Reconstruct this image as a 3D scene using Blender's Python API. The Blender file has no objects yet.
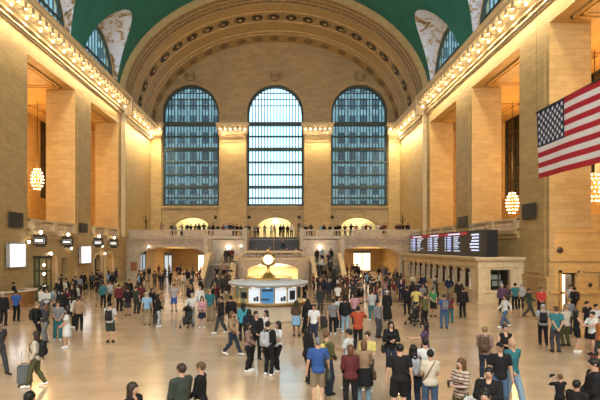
LP = dict(west=4700, corn=30, wash=330, up=480, gal=2500, niche=230, cap=25, exp=0.14)
LP['pass'] = 520
import bpy, math, random
import numpy as np
from mathutils import Vector, Matrix
random.seed(7)
PI = math.pi
scene = bpy.context.scene
COL = scene.collection
# ------------------------------------------------------------------ helpers
class MB:
    """collects simple shapes and links them as one mesh object"""
    def __init__(s): s.v = []; s.f = []; s.m = []
    def add(s, vs, fs, mi=0):
        o = len(s.v); s.v += [tuple(map(float, p)) for p in vs]
        for f in fs: s.f.append(tuple(i + o for i in f)); s.m.append(mi)
    def hexa(s, p, mi=0):   # 8 points: bottom ring of 4, top ring of 4
        s.add(p, [(0,3,2,1),(4,5,6,7),(0,1,5,4),(1,2,6,5),(2,3,7,6),(3,0,4,7)], mi)
    def box(s, x0, x1, y0, y1, z0, z1, mi=0):
        if x0 > x1: x0, x1 = x1, x0
        if y0 > y1: y0, y1 = y1, y0
        if z0 > z1: z0, z1 = z1, z0
        s.hexa([(x0,y0,z0),(x1,y0,z0),(x1,y1,z0),(x0,y1,z0),(x0,y0,z1),(x1,y0,z1),(x1,y1,z1),(x0,y1,z1)], mi)
    def rbox(s, c, hx, hy, hz, rz=0, mi=0, ch=0.0):
        ca, sa = math.cos(rz), math.sin(rz)
        def T(x, y, z): return (c[0]+x*ca-y*sa, c[1]+x*sa+y*ca, c[2]+z)
        if ch <= 0:
            s.hexa([T(-hx,-hy,-hz),T(hx,-hy,-hz),T(hx,hy,-hz),T(-hx,hy,-hz),T(-hx,-hy,hz),T(hx,-hy,hz),T(hx,hy,hz),T(-hx,hy,hz)], mi)
        else:
            rings = []
            for z, k in ((-hz, ch), (-hz+ch, 0), (hz-ch, 0), (hz, ch)):
                a, b = hx-k, hy-k; q = ch
                rings.append([T(-a+q,-b,z),T(a-q,-b,z),T(a,-b+q,z),T(a,b-q,z),T(a-q,b,z),T(-a+q,b,z),T(-a,b-q,z),T(-a,-b+q,z)])
            s.loft(rings, mi)
    def loft(s, rings, mi=0, caps=True, closed=True):
        n = len(rings[0]); vs = [p for r in rings for p in r]; fs = []
        for i in range(len(rings)-1):
            for j in range(n if closed else n-1):
                k = (j+1) % n
                fs.append((i*n+j, i*n+k, (i+1)*n+k, (i+1)*n+j))
        if caps and closed:
            fs.append(tuple(range(n-1,-1,-1))); fs.append(tuple((len(rings)-1)*n+j for j in range(n)))
        s.add(vs, fs, mi)
    def lathe(s, prof, c=(0,0,0), n=24, mi=0, sx=1, sy=1, caps=True, a0=0):
        s.loft([[(c[0]+r*sx*math.cos(a0+2*PI*j/n), c[1]+r*sy*math.sin(a0+2*PI*j/n), c[2]+z) for j in range(n)] for r, z in prof], mi, caps)
    def tube(s, pts, r, n=8, mi=0):
        pts = [Vector(p) for p in pts]; rr = r if isinstance(r, (list, tuple)) else [r]*len(pts); rings = []
        for i, p in enumerate(pts):
            d = (pts[min(i+1,len(pts)-1)] - pts[max(i-1,0)]).normalized()
            u = d.cross(Vector((0,0,1)) if abs(d.z) < .95 else Vector((0,1,0))).normalized(); w = d.cross(u)
            rings.append([tuple(p + rr[i]*(u*math.cos(2*PI*j/n) + w*math.sin(2*PI*j/n))) for j in range(n)])
        s.loft(rings, mi)
    def ball(s, c, r, n=10, m=6, mi=0, sz=1.0, sy=1.0):
        s.lathe([(r*math.sin(PI*(i+.02)/(m+.04)), -r*sz*math.cos(PI*(i+.02)/(m+.04))) for i in range(m+1)], c, n, mi, 1, sy)
    def build(s, name, mats, parent=None, smooth=False, loc=None):
        me = bpy.data.meshes.new(name); me.from_pydata(s.v, [], s.f)
        if not isinstance(mats, (list, tuple)): mats = [mats]
        for m in mats: me.materials.append(m)
        if any(s.m): me.polygons.foreach_set('material_index', s.m)
        if smooth: me.polygons.foreach_set('use_smooth', [True]*len(s.f))
        me.update()
        o = bpy.data.objects.new(name, me); COL.objects.link(o)
        if parent: o.parent = parent
        if loc: o.location = loc
        return o
def tag(o, label=None, cat=None, group=None, kind=None):
    if label: o['label'] = label
    if cat: o['category'] = cat
    if group: o['group'] = group
    if kind: o['kind'] = kind
    return o
def empty(name, loc=(0,0,0), rz=0):
    o = bpy.data.objects.new(name, None); COL.objects.link(o); o.location = loc; o.rotation_euler = (0,0,rz)
    o.empty_display_size = .1; return o
def struct(o, label, cat='structure'):
    return tag(o, label, cat, kind='structure')
def kids(o): return [c for c in bpy.data.objects if c.parent == o]
def copy_tree(o, parent=None):
    c = o.copy(); COL.objects.link(c)
    if parent: c.parent = parent
    for ch in KID.get(o.name, kids(o)): copy_tree(ch, c)
    return c
KID = {}
# ------------------------------------------------------------------ materials
def mat(name, col=(.8,.8,.8), rough=.6, metal=0, emit=None, es=1.0, spec=.5):
    m = bpy.data.materials.new(name); m.use_nodes = True
    b = m.node_tree.nodes['Principled BSDF']
    b.inputs['Base Color'].default_value = (*col, 1); b.inputs['Roughness'].default_value = rough
    b.inputs['Metallic'].default_value = metal; b.inputs['Specular IOR Level'].default_value = spec
    if emit: b.inputs['Emission Color'].default_value = (*emit, 1); b.inputs['Emission Strength'].default_value = es
    return m
def N(t, typ, **kw):
    n = t.nodes.new(typ)
    for k, v in kw.items():
        if k in n.inputs.keys(): n.inputs[k].default_value = v
        else: setattr(n, k, v)
    return n
def noisy(name, c1, c2, scale=8, rough=.6, metal=0, bump=.1, detail=4):
    m = mat(name, c1, rough, metal); t = m.node_tree; b = t.nodes['Principled BSDF']
    g = N(t, 'ShaderNodeNewGeometry'); n = N(t, 'ShaderNodeTexNoise', Scale=scale, Detail=detail)
    t.links.new(g.outputs['Position'], n.inputs['Vector'])
    r = N(t, 'ShaderNodeValToRGB'); r.color_ramp.elements[0].position = .35; r.color_ramp.elements[1].position = .65
    r.color_ramp.elements[0].color = (*c1, 1); r.color_ramp.elements[1].color = (*c2, 1)
    t.links.new(n.outputs['Fac'], r.inputs['Fac']); t.links.new(r.outputs['Color'], b.inputs['Base Color'])
    if bump:
        u = N(t, 'ShaderNodeBump', Strength=bump, Distance=.02); t.links.new(n.outputs['Fac'], u.inputs['Height']); t.links.new(u.outputs['Normal'], b.inputs['Normal'])
    return m
def stone(name, c1, c2, cj, bw=1.5, bh=.62, rough=.55, joint=.015):
    """coursed limestone: joints follow height, veining by noise"""
    m = mat(name, c1, rough); t = m.node_tree; b = t.nodes['Principled BSDF']; L = t.links.new
    g = N(t, 'ShaderNodeNewGeometry'); sp = N(t, 'ShaderNodeSeparateXYZ'); L(g.outputs['Position'], sp.inputs[0])
    ad = N(t, 'ShaderNodeMath', operation='ADD'); L(sp.outputs['X'], ad.inputs[0]); L(sp.outputs['Y'], ad.inputs[1])
    cb = N(t, 'ShaderNodeCombineXYZ'); L(ad.outputs[0], cb.inputs['X']); L(sp.outputs['Z'], cb.inputs['Y'])
    br = N(t, 'ShaderNodeTexBrick'); br.inputs['Scale'].default_value = 1; br.inputs['Brick Width'].default_value = bw
    br.inputs['Row Height'].default_value = bh; br.inputs['Mortar Size'].default_value = joint; br.inputs['Mortar Smooth'].default_value = .3
    br.inputs['Color1'].default_value = (*c1,1); br.inputs['Color2'].default_value = (*c2,1); br.inputs['Mortar'].default_value = (*cj,1)
    L(cb.outputs[0], br.inputs['Vector'])
    mp = N(t, 'ShaderNodeMapping'); mp.inputs['Scale'].default_value = (.9,.9,3.2); L(g.outputs['Position'], mp.inputs['Vector'])
    n = N(t, 'ShaderNodeTexNoise', Scale=1.3, Detail=6); L(mp.outputs[0], n.inputs['Vector'])
    mr = N(t, 'ShaderNodeMapRange'); mr.inputs['To Min'].default_value = .72; mr.inputs['To Max'].default_value = 1.22; L(n.outputs['Fac'], mr.inputs['Value'])
    mx = N(t, 'ShaderNodeVectorMath', operation='MULTIPLY'); L(br.outputs['Color'], mx.inputs[0]); L(mr.outputs[0], mx.inputs[1])
    L(mx.outputs[0], b.inputs['Base Color'])
    u = N(t, 'ShaderNodeBump', Strength=.35, Distance=.03); u.inputs['Strength'].default_value = .15; L(br.outputs['Fac'], u.inputs['Height']); u.invert = True; L(u.outputs['Normal'], b.inputs['Normal'])
    return m
M = {}
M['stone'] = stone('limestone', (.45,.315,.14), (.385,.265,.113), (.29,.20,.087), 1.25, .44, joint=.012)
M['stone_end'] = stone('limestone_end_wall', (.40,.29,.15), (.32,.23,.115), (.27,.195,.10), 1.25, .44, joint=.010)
M['stone_lit'] = stone('limestone_warm_lit', (.53,.34,.12), (.46,.29,.10), (.37,.23,.08), 1.3, .44, joint=.010)  # limestone copy with the warm gallery light put into its colour
M['trim'] = noisy('carved_stone', (.50,.39,.235), (.60,.48,.30), 3, .55)
M['trim_dark'] = noisy('carved_stone_shadow_gap', (.22,.17,.11), (.28,.21,.14), 3, .7)
M['arch'] = noisy('arch_stone', (.36,.25,.115), (.44,.315,.15), 2.2, .6)
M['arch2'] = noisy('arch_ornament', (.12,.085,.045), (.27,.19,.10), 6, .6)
M['marble'] = noisy('parapet_marble', (.35,.285,.21), (.45,.37,.28), 2.5, .4)
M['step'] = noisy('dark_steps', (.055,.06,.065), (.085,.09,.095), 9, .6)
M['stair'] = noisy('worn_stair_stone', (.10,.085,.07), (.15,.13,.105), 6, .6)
M['bronze'] = noisy('bronze', (.045,.040,.028), (.075,.062,.04), 6, .45, .6)
M['green_iron'] = noisy('window_iron', (.030,.048,.044), (.050,.068,.060), 6, .5, .3)
M['black'] = mat('black_matt', (.012,.012,.014), .5)
M['panel'] = mat('black_panel', (.008,.010,.016), .35)
M['brass'] = mat('brass', (.55,.36,.13), .35, 1)
M['white_metal'] = mat('grey_metal', (.45,.45,.46), .4, .6)
M['wood'] = noisy('varnished_wood', (.20,.085,.03), (.30,.14,.05), 5, .3)
M['bulb'] = mat('lit_bulb', (1,.9,.7), .3, emit=(1,.80,.50), es=8)
M['lamp'] = mat('lit_lamp', (1,.9,.7), .3, emit=(1,.86,.62), es=14)
M['chand'] = mat('chandelier_bulb', (1,.9,.7), .3, emit=(1,.76,.42), es=11)
M['screen'] = mat('lit_screen', (.9,.9,.9), .3, emit=(.90,.96,1.0), es=1.6)
M['clockface'] = mat('lit_clock_face', (1,.95,.8), .3, emit=(1,.86,.60), es=.95)
M['poster_w'] = mat('backlit_white_poster', (.5,.55,.6), .4, emit=(.60,.72,.85), es=.42)
M['lamp_soft'] = mat('soft_lit_lamp', (1,.9,.7), .3, emit=(1,.86,.62), es=4)
M['poster_b'] = mat('backlit_blue_poster', (.03,.12,.25), .4, emit=(.03,.22,.5), es=.45)
M['led_w'] = mat('white_board_text', (.7,.8,1), .4, emit=(.62,.74,1), es=.85)
M['led_r'] = mat('red_board_header', (.3,.02,.03), .4, emit=(.45,.02,.04), es=.35)
M['led_bl'] = mat('blue_board_column', (.05,.07,.2), .4, emit=(.10,.13,.42), es=.5)
M['sign_w'] = mat('lit_sign_text', (1,1,.95), .4, emit=(1,.95,.82), es=2)
M['shop'] = mat('shop_window_and_wall_glow', (1,.9,.7), .5, emit=(1,.82,.55), es=1.3)
M['red'] = mat('red_paint', (.5,.03,.03), .5); M['green'] = mat('green_paint', (.03,.16,.09), .5)
M['unlit_interior'] = mat('dark_office_interior', (.05,.03,.02), .5)
def glass():
    m = bpy.data.materials.new('window_glass'); m.use_nodes = True; t = m.node_tree; t.nodes.clear()
    o = N(t, 'ShaderNodeOutputMaterial'); a = N(t, 'ShaderNodeBsdfTransparent'); a.inputs[0].default_value = (.88,.95,.97,1)
    g = N(t, 'ShaderNodeBsdfGlossy'); g.inputs['Roughness'].default_value = .3; mx = N(t, 'ShaderNodeMixShader'); mx.inputs[0].default_value = .02
    t.links.new(a.outputs[0], mx.inputs[1]); t.links.new(g.outputs[0], mx.inputs[2]); t.links.new(mx.outputs[0], o.inputs[0]); return m
M['glass'] = glass()
def floor_mat():
    m = mat('polished_marble_floor', (.5,.38,.28), .2); t = m.node_tree; b = t.nodes['Principled BSDF']; L = t.links.new
    g = N(t, 'ShaderNodeNewGeometry'); br = N(t, 'ShaderNodeTexBrick'); br.offset = .5
    br.inputs['Scale'].default_value = 1; br.inputs['Brick Width'].default_value = 1.5; br.inputs['Row Height'].default_value = .75; br.inputs['Mortar Size'].default_value = .008
    br.inputs['Color1'].default_value = (.52,.385,.265,1); br.inputs['Color2'].default_value = (.465,.34,.23,1); br.inputs['Mortar'].default_value = (.39,.285,.19,1)
    L(g.outputs['Position'], br.inputs['Vector'])
    n = N(t, 'ShaderNodeTexNoise', Scale=.55, Detail=7, Roughness=.6); L(g.outputs['Position'], n.inputs['Vector'])
    mr = N(t, 'ShaderNodeMapRange'); mr.inputs['To Min'].default_value = .66; mr.inputs['To Max'].default_value = 1.30; L(n.outputs['Fac'], mr.inputs['Value'])
    mx = N(t, 'ShaderNodeVectorMath', operation='MULTIPLY'); L(br.outputs['Color'], mx.inputs[0]); L(mr.outputs[0], mx.inputs[1]); L(mx.outputs[0], b.inputs['Base Color'])
    n2 = N(t, 'ShaderNodeTexNoise', Scale=2.5, Detail=4); L(g.outputs['Position'], n2.inputs['Vector'])
    m2 = N(t, 'ShaderNodeMapRange'); m2.inputs['To Min'].default_value = .10; m2.inputs['To Max'].default_value = .20; L(n2.outputs['Fac'], m2.inputs['Value']); L(m2.outputs[0], b.inputs['Roughness'])
    b.inputs['Specular IOR Level'].default_value = .6
    return m
M['floor'] = floor_mat()
M['vault'] = noisy('painted_vault', (.006,.115,.10), (.009,.145,.125), .6, .7, 0, 0)
def lunette_mat():
    m = mat('painted_spandrel', (.7,.7,.7), .7); t = m.node_tree; b = t.nodes['Principled BSDF']; L = t.links.new
    g = N(t, 'ShaderNodeNewGeometry'); n = N(t, 'ShaderNodeTexNoise', Scale=.8, Detail=5, Roughness=.7, Distortion=1.2); L(g.outputs['Position'], n.inputs['Vector'])
    r = N(t, 'ShaderNodeValToRGB'); e = r.color_ramp.elements; e[0].position = .36; e[0].color = (.10,.07,.05,1); e[1].position = .62; e[1].color = (.50,.58,.78,1)
    q = e.new(.44); q.color = (.30,.20,.10,1); q = e.new(.50); q.color = (.52,.54,.66,1)
    L(n.outputs['Fac'], r.inputs['Fac']); L(r.outputs['Color'], b.inputs['Base Color']); return m
M['lun'] = lunette_mat()
# ------------------------------------------------------------------ camera, world
CX, CZ, F, HY, VX = .85, 4.1, 520.0, 247.0, 281.0
cam = bpy.data.cameras.new('camera'); co = bpy.data.objects.new('camera', cam); COL.objects.link(co)
co.location = (CX, 0, CZ); co.rotation_euler = (PI/2, 0, 0)
cam.sensor_width = 36; cam.lens = 36*F/600; cam.shift_x = (300-VX)/600; cam.shift_y = (HY-200)/600; cam.clip_end = 400
scene.camera = co
w = bpy.data.worlds.new('sky'); scene.world = w; w.use_nodes = True
w.node_tree.nodes['Background'].inputs[0].default_value = (.50,.82,1.0,1); w.node_tree.nodes['Background'].inputs[1].default_value = 2.9
scene.view_settings.view_transform = 'Standard'; scene.view_settings.look = 'None'; scene.view_settings.gamma = 1; scene.view_settings.exposure = 0
scene.view_settings.use_curve_mapping = False

HW = 18.5; YB = 78.7; YE = 63.0; Y0 = -7.0; ZG = 5.35
OPENS = {'right': [(24.7, 34.2), (38.5, 48.1), (52.4, 61.6)], 'left': [(25.5, 35.2), (39.7, 48.9), (52.95, 61.8)]}; ZL = 18.85; ZS = 21.95
# generic wall of vertical strips with openings: openings are (u0,u1,zb,zspring,rise)
def strips(mb, place, u0, u1, z0, z1, ops, n=14, mi=0, top=None):
    us = {u0, u1}
    for o in ops:
        a, b = o[0], o[1]; us |= {a, b}
        if o[4] > 0: us |= {(a+b)/2 - (b-a)/2*math.cos(PI*i/n) for i in range(n+1)}
    if top: us |= {u0+(u1-u0)*i/40 for i in range(41)}
    us = sorted(us); T = top or (lambda u: z1)
    for a, b in zip(us, us[1:]):
        if b-a < 1e-6: continue
        mid = (a+b)/2; o = next((q for q in ops if q[0] < mid < q[1]), None)
        if o is None: place(mb, a, b, z0, z0, T(a), T(b), mi); continue
        def h(u):
            c = (o[0]+o[1])/2; k = (u-c)/((o[1]-o[0])/2)
            return o[3] + o[4]*math.sqrt(max(0, 1-k*k))
        if o[2] > z0+1e-6: place(mb, a, b, z0, z0, o[2], o[2], mi)
        if T(mid) > h(mid)+1e-6: place(mb, a, b, h(a), h(b), T(a), T(b), mi)
def frontal(y0, y1):
    def pl(mb, a, b, za, zb, ta, tb, mi):
        mb.hexa([(a,y0,za),(b,y0,zb),(b,y1,zb),(a,y1,za),(a,y0,ta),(b,y0,tb),(b,y1,tb),(a,y1,ta)], mi)
    return pl
def lateral(x0, x1):
    lo, hi = min(x0,x1), max(x0,x1)
    def pl(mb, a, b, za, zb, ta, tb, mi):
        mb.hexa([(lo,a,za),(hi,a,za),(hi,b,zb),(lo,b,zb),(lo,a,ta),(hi,a,ta),(hi,b,tb),(lo,b,tb)], mi)
    return pl
def archband(mb, place2, c, r0, r1, zs, rise0, rise1, n=28, mi=0):
    """arched moulding: place2(u,z,d) -> point; d 0 back, 1 front"""
    P = []
    for i in range(n+1):
        t = PI - PI*i/n
        P.append([place2(c+r*math.cos(t), zs+ri*math.sin(t), d) for r, ri, d in ((r0,rise0,0),(r1,rise1,0),(r1,rise1,1),(r0,rise0,1))])
    mb.loft(P, mi)
# ------------------------------------------------------------------ floor
mb = MB(); mb.box(-32, 32, Y0-1, 100, -.3, 0)
struct(mb.build('floor', M['floor']), 'polished tan marble floor of the great hall', 'floor')
# ------------------------------------------------------------------ side walls
for sgn, side in ((-1, 'left'), (1, 'right')):
    OPEN = OPENS[side]; mb = MB(); xi, xo = sgn*HW, sgn*(HW+2.75); P = lateral(xi, xo)
    lower = []
    if side == 'left':
        lower = [(41.9,44.6,0,2.6,.85), (45.9,47.1,0,3.1,0), (53.6,55.7,0,2.5,.8), (57.2,59.6,0,2.5,.9)]
        strips(mb, P, Y0, YB+.9, 0, ZG, lower)
    else:
        strips(mb, lateral(xi, xi+.35), 34.2, 37.6, 0, ZG, []); strips(mb, P, 37.6, YB+.9, 0, ZG, [(53.0,60.5,0,2.6,.0), (62.5,64.4,0,3.2,.4)])
        strips(mb, P, Y0, 24.7, 0, ZG, [])
    strips(mb, P, Y0, YE, ZG, ZL, [(a, b, ZG, ZL, 0) for a, b in OPEN])
    strips(mb, P, Y0, YE, ZL, ZS, [])
    strips(mb, lateral(xi+sgn*.35, xo), YE, YB+.9, ZG, ZS, [])
    # plinths on the piers and thin vertical grooves at their corners
    for a, b in ((Y0, OPEN[0][0]), (OPEN[0][1], OPEN[1][0]), (OPEN[1][1], OPEN[2][0]), (OPEN[2][1], YE)):
        mb.box(xi, xi-sgn*.18, a, b, 0, 2.0); mb.box(xi, xi-sgn*.24, a, b, 2.0, 2.16)
        if a > 0 and b-a > 2:
            mb.box(xi, xi-sgn*.05, a+.5, b-.5, 2.16, ZL-1.5)
    # ledge in front of the galleries
    for a, b in OPEN:
        if side == 'right' and a < 30: continue
        mb.box(xi-sgn*.35, xo, a, b, ZG-.28, ZG)
        mb.box(xi-sgn*.18, xi, a, b, ZG-.6, ZG-.28)
    struct(mb.build('wall_'+side, M['stone']), 'coursed limestone %s side wall with tall square piers and open galleries' % side, 'wall')
    # clerestory wall above the cornice with semicircular window holes
    mb = MB()
    strips(mb, lateral(sgn*(HW+.55), sgn*(HW+1.2)), Y0, YE, ZS-.05, 31.0, [(c-5, c+5, 22.35, 22.6, 5.6) for c in (15.4, 29.3, 43.2, 57.0)], 20)
    struct(mb.build('trim_'+('1' if sgn < 0 else '2'), M['trim']), 'pale clerestory wall above the %s cornice, pierced by half-round windows' % side, 'wall')
    # gallery behind the piers
    mb = MB(); X1, X2 = sgn*21.25, sgn*27.0
    y00 = 34.2 if side == 'right' else 22.0
    mb.box(X1, sgn*28, y00, 66.3, ZG-.3, ZG)                      # gallery floor
    mb.box(xi+sgn*.02, X1, y00+.01, 66.3, ZG-.3, ZG-.02)
    wins = [(57.0,61.4), (42.6,46.4)] if side == 'right' else [(60.2,64.2), (47.3,50.0)]
    strips(mb, lateral(X2, sgn*28), 20 if side=='left' else 34.2, 66.3, ZG, 19.6, [(a, b, 9.8, 18.9, 0) for a, b in wins])
    strips(mb, frontal(66.0, 66.6), min(sgn*21.2,X2+sgn), max(sgn*21.2,X2+sgn), ZG, ZL, [])
    mb.box(X1, sgn*28, 16, 66.3, ZL+.02, 19.4)                       # ceiling
    for a, b in OPEN:                                              # coffer mouldings on the soffits
        for k, (e, dz) in enumerate(((.9,.16),(1.3,.10))):
            x0, x1 = sgn*(HW+e), sgn*(27.0-e-.8); y0_, y1_ = a+e, b-e; q = .2
            mb.box(x0, x1, y0_, y0_+q, ZL-dz, ZL+.01); mb.box(x0, x1, y1_-q, y1_, ZL-dz, ZL+.01)
            mb.box(x0, x0+sgn*q, y0_, y1_, ZL-dz, ZL+.01); mb.box(x1-sgn*q, x1, y0_, y1_, ZL-dz, ZL+.01)
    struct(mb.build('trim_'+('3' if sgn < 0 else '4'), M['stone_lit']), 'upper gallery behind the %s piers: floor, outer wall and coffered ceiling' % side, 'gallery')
    for k, (a, b) in enumerate(wins):
        wn = empty('window_'+str((10 if sgn < 0 else 12)+k), (sgn*27.4, (a+b)/2, 9.8)); struct(wn, 'tall narrow dark window at the back of the %s gallery, %s one' % (side, ('farther','nearer')[k]), 'window')
        f = MB(); hw = (b-a)/2
        for y in (-hw+.06, 0, hw-.06): f.box(-.12, .12, y-.06, y+.06, 0, 9.1)
        for z in (0, 1.8, 3.6, 5.4, 7.2, 9.0): f.box(-.1, .1, -hw, hw, z, z+.12)
        f.build('window_frame', M['bronze'], wn)
        g = MB(); g.box(.05, .08, -hw, hw, 0, 9.1); g.build('pane', mat('dark_glass', (.01,.012,.012), .15), wn)
# near right passage wall (the door wall) and outer shell
mb = MB()
strips(mb, frontal(34.25, 34.95), 21.2, 31, 0, ZG+.9, [])
strips(mb, frontal(34.25, 34.95), HW+.05, 21.2, 0, ZG, [(19.3, 20.3, 0, 2.4, 0)])
mb.box(HW, 31, 34.1, 34.25, 1.02, 1.16)
mb.box(20.75, 31, 34.12, 34.25, 1.05, 1.2); mb.box(HW, 19.1, 34.12, 34.25, 1.05, 1.2)
mb.box(20.75, 31, 34.15, 34.25, 2.45, 2.55); mb.box(HW, 31, 34.12, 34.25, 3.15, 3.3)
mb.box(19.15, 19.3, 34.1, 34.25, 0, 2.55); mb.box(20.3, 20.45, 34.1, 34.25, 0, 2.55); mb.box(19.15, 20.45, 34.1, 34.25, 2.4, 2.55)
struct(mb.build('trim_5', M['stone_lit']), 'frontal stone wall with a doorway closing the near right bay', 'wall')
mb = MB()
mb.box(31, 31.5, Y0, 35, 0, 19.9); mb.box(21.2, 31.5, Y0, 34.2, 19.4, 19.9)
mb.box(-31.5, -31, Y0, 67, 0, 19.9); mb.box(-31.5, -28, 20, 67, 19.4, 19.9); mb.box(28, 31.5, 34.9, 67, 19.4, 19.9); mb.box(31, 31.5, 34.9, 67, 0, 19.9)
mb.box(-31.5,-21.2,Y0,Y0+.5,0,19.9); mb.box(-31.5,-21,66.6,67.1,0,19.9); mb.box(21,31.5,66.6,67.1,0,19.9)
struct(mb.build('trim_6', M['stone_lit']), 'outer stone walls of the side passages', 'wall')
# room behind the door: end wall glows by itself to look brightly lit
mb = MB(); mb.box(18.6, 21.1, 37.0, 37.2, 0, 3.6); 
struct(mb.build('trim_7', M['shop']), 'glowing corridor wall seen through the doorway', 'wall')
# ------------------------------------------------------------------ cornices with bulbs
def cornice_profile(k=0): # (distance from wall, z)
    return [(0,20.05),(.10,20.05),(.10,20.18),(.30,20.20),(.30,20.30),(.08,20.32),(.08,20.44),(.46,20.48),(.46,20.58),(.10,20.62),(.10,21.00),
            (.40,21.06),(.46,21.16),(.46,21.22),(.40,21.24),(.40,21.66),(1.12,21.68),(1.18,21.72),(1.18,21.92),(1.30,22.0),(1.40,22.16),(1.40,22.24),(0,22.26)]
nb = 0
for sgn, side in ((-1,'left'), (1,'right')):
    root = empty('trim_'+('8' if sgn < 0 else '9'), (sgn*HW, 30, 20.05)); struct(root, 'deep bracketed stone cornice along the %s wall, lit by rows of bulbs' % side, 'cornice')
    mb = MB()
    for ya, yb, off in ((Y0, YE+.2, 0), (YE+.2, YB, -.30)):
        pr = cornice_profile()
        rings = [[(sgn*(HW-d-off), y, z) for d, z in pr] for y in (ya, yb)]
        mb.loft(rings if sgn < 0 else rings, 0)
    y = 12.0
    pb = MB(); n = 0
    while y < YB-1.3:
        off = 0 if y < YE+.2 else -.30
        mb.box(sgn*(HW-.38-off), sgn*(HW-1.06-off), y-.22, y+.22, 21.30, 21.70)
        mb.box(sgn*(HW-.38-off), sgn*(HW-.85-off), y-.16, y+.16, 21.18, 21.32)
        y += 1.1
    mb.box(sgn*(HW-1.35), sgn*(HW), YE-.1, YE+.35, 20.05, 22.24)      # break where the end bay starts
    mb.box(sgn*(HW-.45), sgn*(HW), YE-.0, YE+.3, ZG, 20.05)
    c = mb.build('cornice_moulding', M['trim'], root); c.location = -Vector(root.location)
    y = 12.55 + 9*1.1; n = 0; b0 = MB(); b0.ball((0,0,0), .13, 8, 5); proto = None
    while y < YB-1.2:
        off = 0 if y < YE+.2 else -.30
        if abs(y-YE) > .8:
            p = Vector((sgn*(HW-.78-off), y, 21.50)) - Vector(root.location)
            if proto is None: proto = b0.build('bulb', M['bulb'], root, True); o = proto
            else: o = proto.copy(); COL.objects.link(o)
            o.location = p; n += 1
        y += 1.1
    y = 23.0; k = 0
    while y < YB-1.5:
        p = Vector((sgn*(HW-.30), y, 21.12)) - Vector(root.location)
        o = proto.copy(); COL.objects.link(o); o.location = Vector((sgn*(HW-.58), y, 21.0)) - Vector(root.location); o.scale = (.8,.8,.8)
        y += 2.2
# ------------------------------------------------------------------ vault
A, B = 18.9, 14.0
def vp(th, y, a=A, b=B): return (a*math.cos(th), y, ZS + b*math.sin(th))
BC = (15.4, 29.3, 43.2, 57.0); LW = 5.6; THA = 0.60
def thb(y):
    for c in BC:
        k = abs(y-c)/LW
        if k < 1: return THA*(1-k**1.9)**.72
    return 0.0
mb = MB(); ys = sorted(set([Y0, YE]+[c+LW*math.sin(PI/2*i/16) for c in BC for i in range(-16,17)]))
nt = 40
rows = []
for y in ys:
    t0 = thb(y); rows.append([vp(PI-t0-(PI-2*t0)*j/nt, y) for j in range(nt+1)])
vs = [p for r in rows for p in r]; n = nt+1
mb.add(vs, [(i*n+j, i*n+j+1, (i+1)*n+j+1, (i+1)*n+j) for i in range(len(rows)-1) for j in range(nt)])
vo = [ (x*1.02, y, ZS+(z-ZS)*1.02+.1) for x, y, z in vs]
mb.add(vo, [(i*n+j, (i+1)*n+j, (i+1)*n+j+1, i*n+j+1) for i in range(len(rows)-1) for j in range(nt)])
v = mb.build('ceiling', M['vault'], None, True); struct(v, 'turquoise painted barrel vault', 'ceiling')
mb = MB()     # faint gold constellation dots and band on the vault
k = 0
wi = 1
for sgn in (-1, 1):
    for c in BC:
        mb = MB(); R1 = []; R2 = []
        for i in range(-16, 17):
            y = c+LW*.999*math.sin(PI/2*i/16); t = thb(y); p = vp(t, y)
            a = PI/2*(1 - i/16.0)
            R1.append((sgn*p[0], p[1], p[2])); R2.append((sgn*(HW+.62), c+5*math.sin(PI/2*i/16), 22.6+5.6*math.cos(PI/2*i/16)))
        mid = [tuple((Vector(p)*.5+Vector(q)*.5) + Vector((sgn*.15, 0, .35))) for p, q in zip(R1, R2)]
        mb.loft([R1, mid, R2], 0, False, False)
        mb.box(sgn*(HW+.5), sgn*(HW+.9), c-LW, c-4.6, ZS, 22.9); mb.box(sgn*(HW+.5), sgn*(HW+.9), c+4.6, c+LW, ZS, 22.9)
        struct(mb.build('trim_%d' % (20+wi), M['lun'], None, True), 'white and gold painted spandrel over the %s half-round window on the %s' % (('nearest','second nearest','third nearest','farthest')[BC.index(c)], 'left' if sgn < 0 else 'right'), 'spandrel')
        wn = empty('window_%d' % (20+wi), (sgn*(HW+.75), c, 22.35)); struct(wn, 'half-round clerestory window with vertical bars, %s on the %s side' % (('nearest','second nearest','third nearest','farthest')[BC.index(c)], 'left' if sgn < 0 else 'right'), 'window')
        f = MB()
        archband(f, lambda u, z, d: (sgn*(-.15+.3*(1-d)), u, z), 0, 4.65, 5.0, .25, 5.25, 5.6)
        for i in range(-5, 6):
            u = i*.88; h = .25+1.12*math.sqrt(max(0, 4.85**2-u*u)); f.box(-.06, .06, u-.045, u+.045, 0, h)
        f.box(-.1,.1,-4.6,4.6,0,.2); f.box(-.1,.1,-4.2,4.2,2.3,2.5)
        f.build('window_frame', M['green_iron'], wn)
        g = MB(); g.add([(sgn*.03, 4.9*math.cos(PI*i/20), .2+5.5*math.sin(PI*i/20)) for i in range(21)], [tuple(range(21))]); g.build('pane', M['glass'], wn)
        wi += 1
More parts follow.
